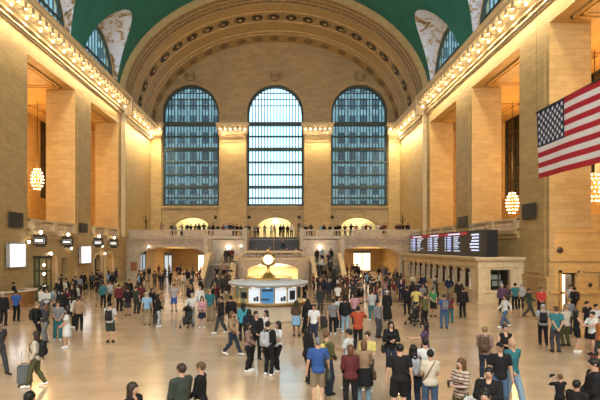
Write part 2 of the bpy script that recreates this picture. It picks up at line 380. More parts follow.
# ------------------------------------------------------------------ end arch (vault of the end bay)
root = empty('trim_10', (0, 70, ZS)); struct(root, 'broad carved stone arch spanning the end bay', 'arch')
AA, BA = 18.35, 13.25
prof = [(63.0,-.62),(63.0,.12),(63.35,.16),(63.6,.02),(63.9,.02),(64.0,.16),(64.4,.16),(64.5,.05),(64.9,.05),(65.0,.15),(65.3,.15),(65.4,.0),(66.1,.0),(66.15,.12),(66.5,.12),(66.6,0),
        (68.6,0),(68.65,.08),(68.85,.08),(68.9,-.06),(71.6,-.06),(71.65,.08),(71.85,.08),(71.9,0),(74.6,0),(74.65,.12),(75.0,.16),(75.2,.05),(75.5,.05),(75.55,.2),(75.9,.2),(75.95,.08),(78.75,.08),(78.75,-.6)]
mb = MB(); mats = {3:1, 7:1, 11:1, 27:0}
NT = 72; rings = []
for i in range(NT+1):
    t = PI*i/NT; rings.append([((AA-r)*math.cos(t), y-70, (BA-r)*math.sin(t)) for y, r in prof])
vs = [p for r in rings for p in r]; n = len(prof)
for j in range(n-1):
    mi = 1 if j in (4,8,12) else 0
    mb.add([rings[i][j] for i in range(NT+1)]+[rings[i][j+1] for i in range(NT+1)], [(i, i+1, NT+2+i, NT+1+i) for i in range(NT)], mi)
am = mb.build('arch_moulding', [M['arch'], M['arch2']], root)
def on_arch(t, y, r=0): return Vector(((AA-r)*math.cos(t), y-70, (BA-r)*math.sin(t)))
def arcparams(n, lo=.05, hi=PI-.05):
    # even arc-length spacing
    ts = [lo+(hi-lo)*i/400 for i in range(401)]; L = [0]
    for a, b in zip(ts, ts[1:]): L.append(L[-1]+(on_arch(b,70)-on_arch(a,70)).length)
    out = []; k = 0
    for i in range(n):
        target = L[-1]*(i+.5)/n
        while L[k] < target: k += 1
        out.append(ts[k])
    return out
ros = MB(); ros.lathe([(.90,.0),(1.0,0),(1.04,.10),(.95,.14),(.88,.08),(.86,.0)], n=20, mi=0, caps=False); ros.lathe([(.02,.02),(.90,.03),(.85,.06),(.45,.05),(.35,.12)], n=12, mi=2); ros.lathe([(.02,.12),(.24,.13),(.2,.22),(.02,.26)], n=10, mi=0)
cof = MB(); cof.lathe([(.02,0),(.55,0),(.5,.10),(.2,.10),(.1,.18),(.01,.18)], n=8, mi=1)
lf = MB()
lf.tube([(-.5,.0,.02),(0,.35,.05),(.5,0,.02),(0,-.35,.05),(-.5,0,.02)], .07, 5, 0); lf.ball((0,0,.03), .14, 6, 4)
def orient(o, t, y, r):
    p = on_arch(t, y, r); nrm = -Vector((p.x/AA**2, 0, p.z/BA**2)).normalized(); o.location = p
    tx = Vector((0,1,0)).cross(nrm); o.rotation_euler = Matrix((tx, Vector((0,1,0)), nrm)).transposed().to_euler()
protos = [None]*3; M['rosette_dark'] = noisy('rosette_hollow_shade', (.025,.016,.010), (.06,.04,.022), 8, .7)  # near-black colour stands in for the shade of a deep rosette bowl
def put(idx, mbx, name, mats, t, y, r, s):
    if protos[idx] is None: protos[idx] = mbx.build(name, mats, root); o = protos[idx]
    else: o = protos[idx].copy(); COL.objects.link(o)
    orient(o, t, y, r); o.scale = s
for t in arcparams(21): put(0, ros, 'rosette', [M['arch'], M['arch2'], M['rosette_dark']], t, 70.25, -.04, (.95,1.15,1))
M['arch_mid'] = noisy('arch_relief', (.26,.18,.09), (.36,.26,.14), 6, .6)
for t in arcparams(22, .05+PI/44, PI-.05-PI/44)[:21]: put(1, lf, 'foliage_relief', [M['arch_mid']], t, 70.25, -.04, (.6,2.0,1))
for t in arcparams(19): put(2, cof, 'coffer', [M['arch'], M['arch2']], t, 77.2, .10, (1.35,1.5,1))
# dentil rows on the outer mouldings
mb = MB()
for y, w_, r in ((64.7,.16,.05),(65.75,.2,.0),(63.75,.12,.02)):
    ts = arcparams(150)
    for t in ts:
        p = on_arch(t, y, r); q = on_arch(t, y, r+.09); d = Vector((-math.sin(t)*AA, 0, math.cos(t)*BA)).normalized()*.09
        Y = Vector((0, w_, 0))
        mb.hexa([p-d-Y, p+d-Y, p+d+Y, p-d+Y, q-d-Y, q+d-Y, q+d+Y, q-d+Y])
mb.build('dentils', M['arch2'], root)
# closing wall between the big vault and the end arch
mb = MB()
def capping(mb, a, b, za, zb, ta, tb, mi): frontal(YE, YE+.5)(mb, a, b, za, zb, ta, tb, mi)
strips(mb, capping, -A*1.03, A*1.03, ZS+.3, 37, [(-AA-.6, AA+.6, ZS+.3, ZS, BA+.6)], 40)
struct(mb.build('trim_11', M['arch']), 'stone reveal behind the rim of the great arch', 'arch')
# ------------------------------------------------------------------ end wall with three tall arched windows
WC = (-12.78, 0.0, 12.70); WH = 4.25; ZB = 10.3; ZW = 24.4
mb = MB()
ops = [(c-WH, c+WH, ZB, ZW, WH) for c in WC]
strips(mb, frontal(YB, YB+1.3), -19.2, 19.2, ZB-.9, 36.5, ops, 24)
nic = [(c-2.9, c+2.9, ZG, 6.8, 1.75) for c in WC]
strips(mb, frontal(YB, YB+1.3), -19.2, 19.2, ZG-.4, ZB-.9, nic, 20)
for c in WC:
    mb.box(c-WH-.2, c+WH+.2, YB-.35, YB+.1, ZB-.28, ZB); mb.box(c-WH-.1, c+WH+.1, YB-.2, YB, ZB-.5, ZB-.28)
    archband(mb, lambda u, z, d: (u, YB-.18*d, z), c, WH+.0, WH+.55, ZW, WH, WH+.55)
    archband(mb, lambda u, z, d: (u, YB-.28*d, z), c, WH+.55, WH+.8, ZW, WH+.55, WH+.8)
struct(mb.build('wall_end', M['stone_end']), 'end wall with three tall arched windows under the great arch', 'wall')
# keystone cartouches
for c, w3 in zip(WC, ('left','middle','right')):
    mb = MB(); mb.rbox((0,-.25,.6), .75,.2,.18,0,0,.05); mb.rbox((0,-.2,0), .5,.2,.55,0,0,.12); mb.ball((0,-.42,.05), .28, 10, 6); mb.tube([(-.7,-.25,.45),(-.85,-.3,.1),(-.6,-.3,-.25)], .1, 6); mb.tube([(.7,-.25,.45),(.85,-.3,.1),(.6,-.3,-.25)], .1, 6)
    tag(mb.build('keystone_cartouche', M['arch_mid'], None, False, (c, YB-.62, 29.6)), 'small carved keystone cartouche over the %s arched window' % w3, 'ornament', 'keystone cartouches')
# pilasters with lit capitals
mb = MB(); caps = [(-18.8,-17.15), (-8.45,-4.33), (4.33,8.37), (17.05,18.8)]
for a, b in caps:
    mb.box(a, b, YB-.5, YB, ZG, 21.0); mb.box(a+.0, b-.0, YB-.62, YB, 19.9, 20.12); mb.box(a, b, YB-.62, YB, 20.5, 20.75)
struct(mb.build('trim_12', M['stone']), 'flat pilasters between the end windows', 'pilaster')
root = empty('trim_13', (0, YB, 21)); struct(root, 'lit capitals over the end wall pilasters', 'capital')
mb = MB(); bl = []
for a, b in caps:
    aa, bb = a-.15, b+.15
    if a < -18: aa = a
    if b > 18: bb = b
    mb.box(aa, bb, YB-.75, YB, 21.0, 21.2); mb.box(aa, bb, YB-.6, YB, 21.2, 22.2)
    mb.box(aa-.2, bb+.2, YB-1.35, YB, 22.2, 22.42); mb.box(aa-.3, bb+.3, YB-1.5, YB, 22.42, 22.62)
    n = max(2, round((bb-aa)/.72)); st = (bb-aa)/n
    for i in range(n+1): mb.box(aa+i*st-.13, aa+i*st+.13, YB-1.2, YB-.58, 21.5, 22.22)
    for i in range(n): bl.append((aa+(i+.5)*st, YB-.95-YB, 21.75-21))
o = mb.build('capital_moulding', M['trim'], root); o.location = (0,-YB,-21)
b1 = MB(); b1.ball((0,0,0), .12, 8, 5); pr = None
for p in bl:
    if pr is None: pr = b1.build('bulb', M['bulb'], root, True); pr.location = p
    else: q = pr.copy(); COL.objects.link(q); q.location = p
# the windows
for wi_, c in enumerate(WC):
    wn = empty('window_%d' % (wi_+1), (c, YB+.7, ZB)); struct(wn, ('left','middle','right')[wi_]+' tall arched end window of the hall with a dark iron grid', 'window')
    H0 = ZW-ZB; f = MB()
    f.box(-WH, -WH+.28, -.35, .35, 0, H0); f.box(WH-.28, WH, -.35, .35, 0, H0); f.box(-WH, WH, -.35, .35, 0, .35)
    archband(f, lambda u, z, d: (u, .35-.7*d, z), 0, WH-.3, WH, H0, WH-.3, WH)
    nb_ = 17
    for i in range(1, nb_):
        u = -WH+.25+(2*WH-.5)*i/nb_; h = H0+math.sqrt(max(0,(WH-.1)**2-u*u)); wd = .07
        f.box(u-wd, u+wd, -.12, .12, 0, h)
    zs_ = [(206-y)/6.61 for y in (200,189,176.5,164,151,138,125.5)]
    for z, th in zip(zs_, (.22,.42,.2,.25,.5,.18,.55)):
        f.box(-WH+.1, WH-.1, -.4, .3, z+.15-th/2+.2, z+.15+th/2+.2)
    for k in range(1,4):
        z = H0+.3+k*.95; u = math.sqrt(max(0, (WH-.2)**2-(z-H0)**2)); f.box(-u, u, -.1, .1, z-.05, z+.05)
    nd = 34
    for i in range(nd):   # studs along the jambs
        z = .4+i*(H0/nd)
        for s_ in (-1, 1): f.rbox((s_*(WH-.14), -.39, z), .07, .05, .08)
    f.build('window_frame', M['green_iron'], wn)
    g = MB(); g.box(-WH+.1, WH-.1, .02, .05, .1, H0); g.add([((WH-.1)*math.cos(PI*i/24), .03, H0+(WH-.1)*math.sin(PI*i/24)) for i in range(25)], [tuple(range(25))])
    g.build('pane', M['glass'], wn)
# round dark medallions on the wall under the windows
for px in (215.5, 249, 299, 332):
    mb = MB(); mb.lathe([(.05,0),(.22,0),(.26,.06),(.2,.12),(.12,.09),(.02,.14)], n=16)
    x = CX+(px-VX)/6.61
    o = mb.build('wall_medallion', M['bronze'], None, False, (x, YB-.5 if abs(abs(x)-6.4) < 2.2 else YB-.02, 8.6)); o.rotation_euler = (PI/2,0,0)
    tag(o, 'small round dark medallion on the end wall, %s' % {215.5:'first from the left',249:'second from the left',299:'third from the left',332:'fourth from the left'}[px], 'medallion', 'medallions on the end wall')
# ------------------------------------------------------------------ niches behind the balcony
mb = MB()
mb.box(-19.2, 19.2, YB+4.0, YB+4.4, ZG-.4, 10); mb.box(-19.2,19.2, YB+1.3, YB+4.2, 9.6, 9.9)
for x in (-19.2, -8, -4.6, 4.4, 8, 19): mb.box(x, x+.3, YB+1.3, YB+4.1, ZG, 9.7)
M['niche'] = noisy('yellow_lit_plaster', (.66,.60,.34), (.70,.64,.38), 2, .7, 0, 0)  # yellow light of the recesses put into the plaster colour
struct(mb.build('trim_14', M['niche']), 'yellow-lit recesses behind the arches of the end balcony', 'recess')
# ------------------------------------------------------------------ east balcony slab, front wall and arches
YF = 65.0
mb = MB()
ops = [(-16.95, -8.35, 0, 2.9, 1.2), (7.75, 15.8, 0, 2.9, 1.25), (-7.0, 7.3, 0, 5.0, 0)]
strips(mb, frontal(YF, YF+.9), -HW-.5, HW+.5, 0, ZG-.3, ops, 20)
for c, hw in ((-12.65,4.3),(11.78,4.03)):
    archband(mb, lambda u, z, d: (u, YF-.12*d, z), c, hw, hw+.3, 2.9, 1.22, 1.5)
struct(mb.build('wall_balcony_front', M['marble']), 'marble front wall below the end balcony with two broad flat arches', 'wall')
mb = MB()
def slab(x0, x1, y0, y1): mb.box(x0, x1, y0, y1, ZG-.35, ZG)
slab(-HW-.5, -3.2, YF, YB+4.2); slab(3.2, HW+.5, YF, YB+4.2); slab(-3.2, 3.2, YF+1.2, YB+4.2)
mb.box(-HW-.3, -3.2, YF-.35, YF, ZG-.55, ZG-.2); mb.box(3.2, HW+.3, YF-.35, YF, ZG-.55, ZG-.2)
mb.box(-HW-.3, -3.2, YF-.22, YF, ZG-.8, ZG-.55); mb.box(3.2, HW+.3, YF-.22, YF, ZG-.8, ZG-.55)
mb.box(-HW-.3, -3.2, YF-.6, YF, ZG-.32, ZG-.2); mb.box(3.2, HW+.3, YF-.6, YF, ZG-.32, ZG-.2)
struct(mb.build('trim_15', M['marble']), 'slab and moulded edge of the end balcony', 'balcony')
# passages under the balcony
mb = MB()
mb.box(-HW, HW, 93, 93.4, 0, ZG)
mb.box(-8.1, -7.3, YF+.9, 93, 0, ZG-.3); mb.box(7.2, 7.6, YF+.9, 93, 0, ZG-.3)
mb.box(-HW, HW, YF+.9, 93.4, 4.25, 4.5); mb.box(-HW, HW, YB+4.2, 93.4, 4.9, 5.2)
mb.box(-HW-.4, -HW, YB+.92, 93.4, 0, ZG); mb.box(HW, HW+.4, YB+.92, 93.4, 0, ZG)
for y in (72, 79):
    mb.box(-18.4, -8.0, y, y+.5, 3.9, 4.25); mb.box(7.5, 18.4, y, y+.5, 3.9, 4.25)
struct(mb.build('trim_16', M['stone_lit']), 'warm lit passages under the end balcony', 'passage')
def shopfront(x0, x1, y, z0, z1, label, m):
    r = empty('shop_front', ((x0+x1)/2, y, z0)); tag(r, label, 'shop front')
    h = z1-z0; w2 = (x1-x0)/2; f = MB()
    for x in (-w2, 0, w2-.08): f.box(x, x+.08, -.1, .1, 0, h)
    f.box(-w2, w2, -.1, .1, 0, .12); f.box(-w2, w2, -.1, .1, h-.15, h+.25)
    f.build('frame', M['bronze'], r); g = MB(); g.box(-w2+.02, w2-.02, 0, .05, .1, h); g.build('display_window', m, r)
    return r
shopfront(-17.9, -16.9, 68.4, .9, 3.3, 'narrow white lit display beside the left wall under the balcony', M['poster_w'])
shopfront(-15.1, -14.0, 71.0, 0, 3.1, 'white lit shop window at the left of the left archway', M['poster_w'])
shopfront(-9.6, -8.5, 71.5, 0, 3.0, 'white lit shop window at the right of the left archway', M['shop'])
shopfront(8.2, 9.6, 78, 0, 3.1, 'pale lit shop window deep in the right archway, left side', M['shop'])
shopfront(12.2, 15.0, 82, .3, 3.3, 'wide warm lit shop window deep in the right archway', M['shop'])
shopfront(-13.2, -11.0, 88, 0, 2.9, 'warm lit doorway at the far end of the left archway', M['shop'])
mb = MB()
for x in (-16.4, -8.0): pass
# ceiling lamps in the passages (recessed discs)
def downlight(x, y, z, label, r=.28, m='lamp_soft'):
    root = empty('ceiling_lamp', (x, y, z)); tag(root, label, 'lamp')
    a = MB(); a.lathe([(r*1.25,0),(r*1.25,-.06),(r,-.08),(r,0)], n=16); a.build('rim', M['brass'], root)
    b = MB(); b.lathe([(.02,-.10),(r*.6,-.09),(r*.95,-.04),(r*.95,-.01)], n=16); b.build('lamp_glass', M[m], root, True)
    return root
names = ['near the left end', 'left of the middle', 'right of the middle', 'near the right end']
for i, x in enumerate((-16, -13.8, -11.4, -9.2)): downlight(x, 68.5, 4.25, 'round ceiling lamp in the front row under the left archway, '+names[i])
for i, x in enumerate((8.6, 10.6, 12.8, 15)): downlight(x, 68.5, 4.25, 'round ceiling lamp in the front row under the right archway, '+names[i])
for i, x in enumerate((-15, -12.5, -10)): downlight(x, 76, 4.25, 'round ceiling lamp in the second row of the left passage, '+('left','middle','right')[i])
for i, x in enumerate((9.5, 12, 14.5)): downlight(x, 76, 4.25, 'round ceiling lamp in the second row of the right passage, '+('left','middle','right')[i])
# ------------------------------------------------------------------ balustrades
def baluster_mb(h=.62):
    b = MB(); b.lathe([(.075,0),(.075,.05),(.045,.07),(.085,.20),(.09,.27),(.045,.42),(.04,h-.1),(.07,h-.06),(.075,h)], n=8); return b
bal_proto = [None]
def balustrade(p0, p1, z, label, group=None, n=None, h=.92, mt='marble', piers=2, groups=None):
    p0 = Vector((*p0, z)); p1 = Vector((*p1, z)); d = p1-p0; L = d.length; rz = math.atan2(d.y, d.x)
    root = empty('balustrade', p0, rz); tag(root, label, 'balustrade', group)
    b = MB(); b.box(0, L, -.16, .16, 0, .14); b.build('plinth', M[mt], root)
    b = MB(); b.box(0, L, -.17, .17, h-.16, h); b.build('rail', M[mt], root)
    ps = [i*L/(piers-1) for i in range(piers)] if piers > 1 else []
    for q in ps:
        b = MB(); q0 = min(max(q-.35, 0), L-.7); b.box(q0, q0+.7, -.2, .2, .0, h+.03); b.build('pedestal', M[mt], root)
    n = n or int(L/.34)
    if groups:
        gs = [tuple(CX+(q-VX)*p0.y/F-p0.x for q in g) for g in groups]; e = [0]+[v for g in gs for v in g]+[L]
        for a_, b_ in zip(e[::2], e[1::2]): b = MB(); b.box(a_, b_, -.11, .11, .14, h-.16); b.build('parapet_panel', M[mt], root)
    for i in range(n):
        x = L*(i+.5)/n
        if groups and not any(g[0]+.1 < x < g[1]-.1 for g in gs): continue
        if any(abs(x-min(max(q,.35),L-.35)) < .42 for q in ps): continue
        if bal_proto[0] is None: bal_proto[0] = baluster_mb().build('baluster', M['marble'], root, True); o = bal_proto[0]
        else: o = bal_proto[0].copy(); COL.objects.link(o); o.parent = root
        o.location = (x, 0, .14)
    return root
balustrade((-HW+.3, YF+.1), (-3.35, YF+.1), ZG, 'long marble balustrade on the end balcony, left of the stairs', piers=5, groups=((170,183),(207,214),(232,247)))
balustrade((3.35, YF+.1), (HW-.3, YF+.1), ZG, 'long marble balustrade on the end balcony, right of the stairs', piers=5, groups=((300,316),(333,353),(382,390)))
for side, sg in (('left', -1), ('right', 1)):
    for (a, b), nm in zip(OPENS[side][1:], ('nearer', 'farther')):
        balustrade((sg*(HW+.0), a+.02), (sg*(HW+.0), b-.02), ZG, 'low stone balustrade of the %s gallery opening, %s side wall' % (nm, side), piers=3, mt='trim')
balustrade((-HW, 25.6), (-HW, 35.1), ZG, 'low stone balustrade of the nearest left gallery opening', piers=3, mt='trim')
# ------------------------------------------------------------------ grand stair
root = empty('trim_17', (0, 58, 0)); struct(root, 'grand stair: central flight splitting into two descending flights', 'staircase')
def rel(mbx, name, m, smooth=False):
    o = mbx.build(name, M[m], root, smooth); o.location = (0,-58,0); return o
ZLn = 2.3; YL0, YL1 = 56.2, 59.6
mb = MB(); n = 18
for i in range(n):   # upper flight
    y = YL1 + (YF+1.1-YL1)*i/n; z = ZLn + (ZG-ZLn)*(i+1)/n
    mb.box(-3.0, 3.0, y, y+(YF+1.1-YL1)/n+(.19 if i == n-1 else 0), ZLn-.9, z)
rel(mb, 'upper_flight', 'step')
mb = MB(); mb.box(-7.1, 7.3, YL0, YL1+.3, ZLn-.4, ZLn); rel(mb, 'landing', 'marble')
for nm, x0, x1 in (('lower_flight', -6.8, -4.1), ('lower_flight', 4.3, 7.0)):
    mb = MB(); n = 13
    for i in range(n):
        y = YL0 - 4.6*(i+1)/n; z = ZLn - ZLn*(i+1)/n
        if z > .01: mb.box(x0, x1, y, y+4.6/n, 0, z)
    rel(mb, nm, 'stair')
def cheek(x0, x1, pts):   # pts: (y, ztop)
    mb = MB(); rings = [[(x0,y,0),(x1,y,0),(x1,y,z),(x0,y,z)] for y, z in pts]; mb.loft(rings)
    rel(mb, 'cheek_wall', 'marble')
    mb = MB(); mb.loft([[(x0-.06,y,z),(x1+.06,y,z),(x1+.06,y,z+.12),(x0-.06,y,z+.12)] for y, z in pts]); rel(mb, 'coping', 'trim')
zt = ZLn+.95
def cr(y): return 0
prof_ = [(51.0,.95),(51.6,1.0),(52.6,1.55),(53.8,2.2),(55.0,2.8),(56.2,3.3),(57.0,3.35),(YL1+.3,3.35)]
cheek(-7.15,-6.8, prof_); cheek(7.0,7.35, prof_)
# curved central block with the arched recess
mb = MB(); rings_o = []; K = 28
def front(u): return 55.4 - 1.9*math.sqrt(max(0, 1-(u/4.15)**2))     # bowed outwards
us = sorted(set([-4.1+8.2*i/K for i in range(K+1)] + [-2.6, 2.6, -3.05, 3.05]))
def ftop(u): return 2.8 if abs(u) < 3.06 else 3.55-(abs(u)-3.05)*.85
for a, b in zip(us, us[1:]):
    def hh(u): return 0 if abs(u) > 2.6 else 1.75+.62*math.sqrt(max(0,1-(u/2.6)**2))
    mid = (a+b)/2; z0a, z0b = (hh(a), hh(b)) if abs(mid) < 2.6 else (0, 0)
    t = .5
    mb.hexa([(a,front(a),z0a),(b,front(b),z0b),(b,front(b)+t,z0b),(a,front(a)+t,z0a),(a,front(a),ftop(mid)+ (mid-a)*.85*(1 if mid > 0 else -1)*(abs(mid) > 3.06)),(b,front(b),ftop(mid)-(b-mid)*.85*(1 if mid > 0 else -1)*(abs(mid) > 3.06)),(b,front(b)+t,ftop(mid)-(b-mid)*.85*(1 if mid > 0 else -1)*(abs(mid) > 3.06)),(a,front(a)+t,ftop(mid)+(mid-a)*.85*(1 if mid > 0 else -1)*(abs(mid) > 3.06))])
mb.box(-4.1,-3.7, 55.3, YL1+.2, 0, 3.0); mb.box(3.9,4.3, 55.3, YL1+.2, 0, 3.0)
mb.box(-3.9,3.9, 55.3, YL0+.3, 2.4, 2.8) ; mb.box(-3.8, 3.9, 55.0, YL1, 2.2, 2.3)
rel(mb, 'curved_front_wall', 'marble')
mb = MB(); rr = []
for i in range(K+1):
    u = -3.1+6.2*i/K; y = front(u); rr.append([(u,y-.08,2.8),(u,y+.55,2.8),(u,y+.55,2.98),(u,y-.08,2.98)])
mb.loft(rr); rr = []
SW = [(4.28,51.0,.86),(4.28,51.6,.98),(4.26,52.4,1.38),(4.24,53.2,1.82),(4.2,54.0,2.25),(4.05,54.7,2.62)]
for i in range(K+1+2*7):
    if i < 7 or i > K+7:
        q = i if i < 7 else K+14-i
        if q == 6: continue
        sx = -1 if i < 7 else 1; x_, y_, z_ = SW[q]; rr.append([(sx*x_-.2,y_,z_),(sx*x_+.2,y_,z_),(sx*x_+.2,y_,z_+.2),(sx*x_-.2,y_,z_+.2)]); continue
    u = -3.95+7.9*(i-7)/K; y = front(u); zz = 3.52 if abs(u) < 2.9 else 3.52-(abs(u)-2.9)*.75
    rr.append([(u,y-.02,zz),(u,y+.42,zz),(u,y+.42,zz+.2),(u,y-.02,zz+.2)])
mb.loft(rr)
rel(mb, 'parapet', 'trim')
for i in range(31):
    u = -2.95+5.9*i/30; o = bal_proto[0].copy(); COL.objects.link(o); o.parent = root; o.location = (u, front(u)+.2-58, 2.98); o.scale = (1,1,.88)
# side copings sweeping down at either side of the curved front (flights' inner cheeks)
for x0, x1 in ((-4.15,-3.85), (4.05,4.35)):
    cheek(x0, x1, [(50.9,.8),(51.5,.9),(52.6,1.4),(53.6,1.95),(54.6,2.5),(55.4,2.8),(56.2,2.95)])
mb = MB(); mb.box(-7.6,-3.2, 60.2, 60.7, 0, ZG-.3); mb.box(3.4,7.8, 60.2, 60.7, 0, ZG-.3)
mb.box(-3.4,-3.05, 59.5, YF+.2, 0, ZG+.9); mb.box(3.05,3.4, 59.5, YF+.2, 0, ZG+.9)
mb.box(-7.6,-7.2,57,YF,0,ZG-.3) ; mb.box(7.4,7.8,57,YF,0,ZG-.3); mb.box(-7.6,-3.2,60.2,YF,ZG-.4,ZG-.02); mb.box(3.2,7.8,60.2,YF,ZG-.4,ZG-.02)
rel(mb, 'stair_wall', 'marble')
mb = MB(); mb.tube([(0,YL1,ZLn+.95),(0,YF+1,ZG+.95)], .035); mb.tube([(0,YL1,ZLn),(0,YL1,ZLn+.95)], .03); mb.tube([(0,YF+1,ZG),(0,YF+1,ZG+.95)], .03)
for x in (-5.45, 5.65): mb.tube([(x,51.4,.95),(x,YL0,ZLn+.9)], .035); mb.tube([(x,51.4,0),(x,51.4,.95)], .03); mb.tube([(x,YL0,ZLn),(x,YL0,ZLn+.9)], .03); mb.tube([(x,53.8,1.1),(x,53.8,2.0)], .03)
rel(mb, 'handrail', 'brass')
mb = MB(); mb.box(-2.9, 2.9, 57.5, 57.7, 0, 2.4); mb.box(-2.9,-2.7,54.2,57.6,0,2.3); mb.box(2.7,2.9,54.2,57.6,0,2.3); rel(mb, 'arch_recess', 'niche')
# wall lamps
def globe(x, y, z, label, r=.22):
    root = empty('wall_lamp', (x, y, z)); tag(root, label, 'lamp')
    a = MB(); a.tube([(0,.35,-.15),(0,.1,-.3),(0,0,-.2)], .03); a.lathe([(.04,-.24),(.12,-.2),(.1,-.14)], n=12); a.build('bracket', M['bronze'], root)
    b = MB(); b.ball((0,0,.02), r, 12, 8); b.build('globe', M['lamp'], root, True)
globe(-5.2, 59.8, 4.0, 'bright globe lamp on the wall above the left stair landing', .26)
globe(5.35, 59.8, 4.0, 'bright globe lamp on the wall above the right stair landing', .26)
globe(-3.75, 59.8, 4.2, 'small globe lamp beside the left stair landing', .11)
globe(7.9, YF-.35, 3.95, 'small globe lamp beside the right archway', .1)
globe(-15.6, YF-.35, 4.1, 'small globe lamp at the left of the left archway', .1)
globe(.0, YB+2.0, 8.0, 'bright globe lamp hanging in the middle arch recess', .38)
# slender standing lamps on the end balcony
def standing(x, y, label):
    root = empty('standing_lamp', (x, y, ZG)); tag(root, label, 'standing lamp')
    a = MB(); a.lathe([(.30,0),(.30,.1),(.2,.18),(.14,.5),(.1,.9),(.07,1.6),(.09,2.0),(.22,2.15),(.1,2.25),(.06,2.3)], n=12); a.build('post', M['bronze'], root, True)
    a = MB()
    for k in range(6):
        t = k*PI/3; a.tube([(0,0,2.2),(.3*math.cos(t),.3*math.sin(t),2.15),(.4*math.cos(t),.4*math.sin(t),2.4)], .03, 6); a.ball((.4*math.cos(t),.4*math.sin(t),2.5), .1, 8, 5)
    a.build('arms', M['arch_mid'], root, True)
    a = MB(); a.lathe([(.06,2.3),(.08,2.8),(.03,3.05)], n=8); a.build('finial', M['bronze'], root)
standing(-17.2, 69.5, 'tall dark bronze standing lamp on the balcony by the left wall')
standing(17.1, 69.5, 'tall dark bronze standing lamp on the balcony by the right wall')
# ------------------------------------------------------------------ information booth with clock
bx, by = .12, 30.0
root = empty('information_booth', (bx, by, 0)); tag(root, 'round marble information booth with lit posters in the middle of the hall', 'kiosk')
mb = MB(); mb.lathe([(2.12,0),(2.12,.12),(2.05,.16),(2.05,.92)], n=48); mb.build('marble_drum', M['marble'], root, True)
mb = MB(); mb.lathe([(1.6,.9),(2.15,.92),(2.28,.96),(2.28,1.04),(1.6,1.06)], n=48); mb.build('counter', M['brass'], root)
ng = 16
pal = {0:'poster_b'}
for i in range(ng):
    a0 = -PI/2 + (i-.5)*2*PI/ng; a1 = a0+2*PI/ng; am_ = (a0+a1)/2
    mb = MB(); p = [(1.92*math.cos(a0+.02),1.92*math.sin(a0+.02)),(1.92*math.cos(a1-.02),1.92*math.sin(a1-.02)),(1.88*math.cos(a1-.02),1.88*math.sin(a1-.02)),(1.88*math.cos(a0+.02),1.88*math.sin(a0+.02))]
    mb.hexa([(x,y,1.06) for x,y in p]+[(x,y,1.84) for x,y in p])
    if i in (0, 8): m = 'poster_b'; nm = 'blue_poster'
    elif i in (1, 15, 7, 9, 2): m = 'poster_w'; nm = 'white_poster'
    else: m = 'glass'; nm = 'glass_panel'
    pn = mb.build(nm, M[m], root)
    if m != 'glass':
        mb = MB(); dd = Vector((math.cos(am_), math.sin(am_), 0)); tt = Vector((-dd.y, dd.x, 0))
        for k, (z0, z1, a_, b_) in enumerate(((1.70,1.80,-.3,.3),(1.22,1.30,-.3,.1)) if i % 8 == 0 else ((1.16,1.36,-.02,.10),(1.16,1.42,.14,.26)) if i % 2 else ((1.2,1.7,-.2,.2),)):
            c_ = dd*1.925; mb.hexa([tuple(c_+tt*q+dd*e+Vector((0,0,z0))) for q, e in ((a_,-.02),(b_,-.02),(b_,.01),(a_,.01))]+[tuple(c_+tt*q+dd*e+Vector((0,0,z1))) for q, e in ((a_,-.02),(b_,-.02),(b_,.01),(a_,.01))])
        mb.build('print', M['panel'] if i % 8 else M['black'], pn)
for i in range(ng):
    a0 = -PI/2 + (i-.5)*2*PI/ng; mb = MB(); mb.tube([(1.93*math.cos(a0),1.93*math.sin(a0),1.04),(1.93*math.cos(a0),1.93*math.sin(a0),1.95)], .035, 6); mb.build('mullion', M['brass'], root)
mb = MB(); mb.lathe([(.02,1.90),(2.1,1.90),(2.26,1.98),(2.32,2.06),(2.30,2.14),(2.15,2.17),(1.2,2.22),(.02,2.24)], n=48); mb.build('roof', mat('grey_roof', (.42,.45,.48), .45), root, True)
for i in range(16):
    a = -PI/2+i*2*PI/16; mb = MB(); mb.lathe([(.02,-.03),(.13,-.02),(.15,.01)], (2.0*math.cos(a),2.0*math.sin(a),1.90), 12); mb.build('roof_lamp', M['clockface'], root)

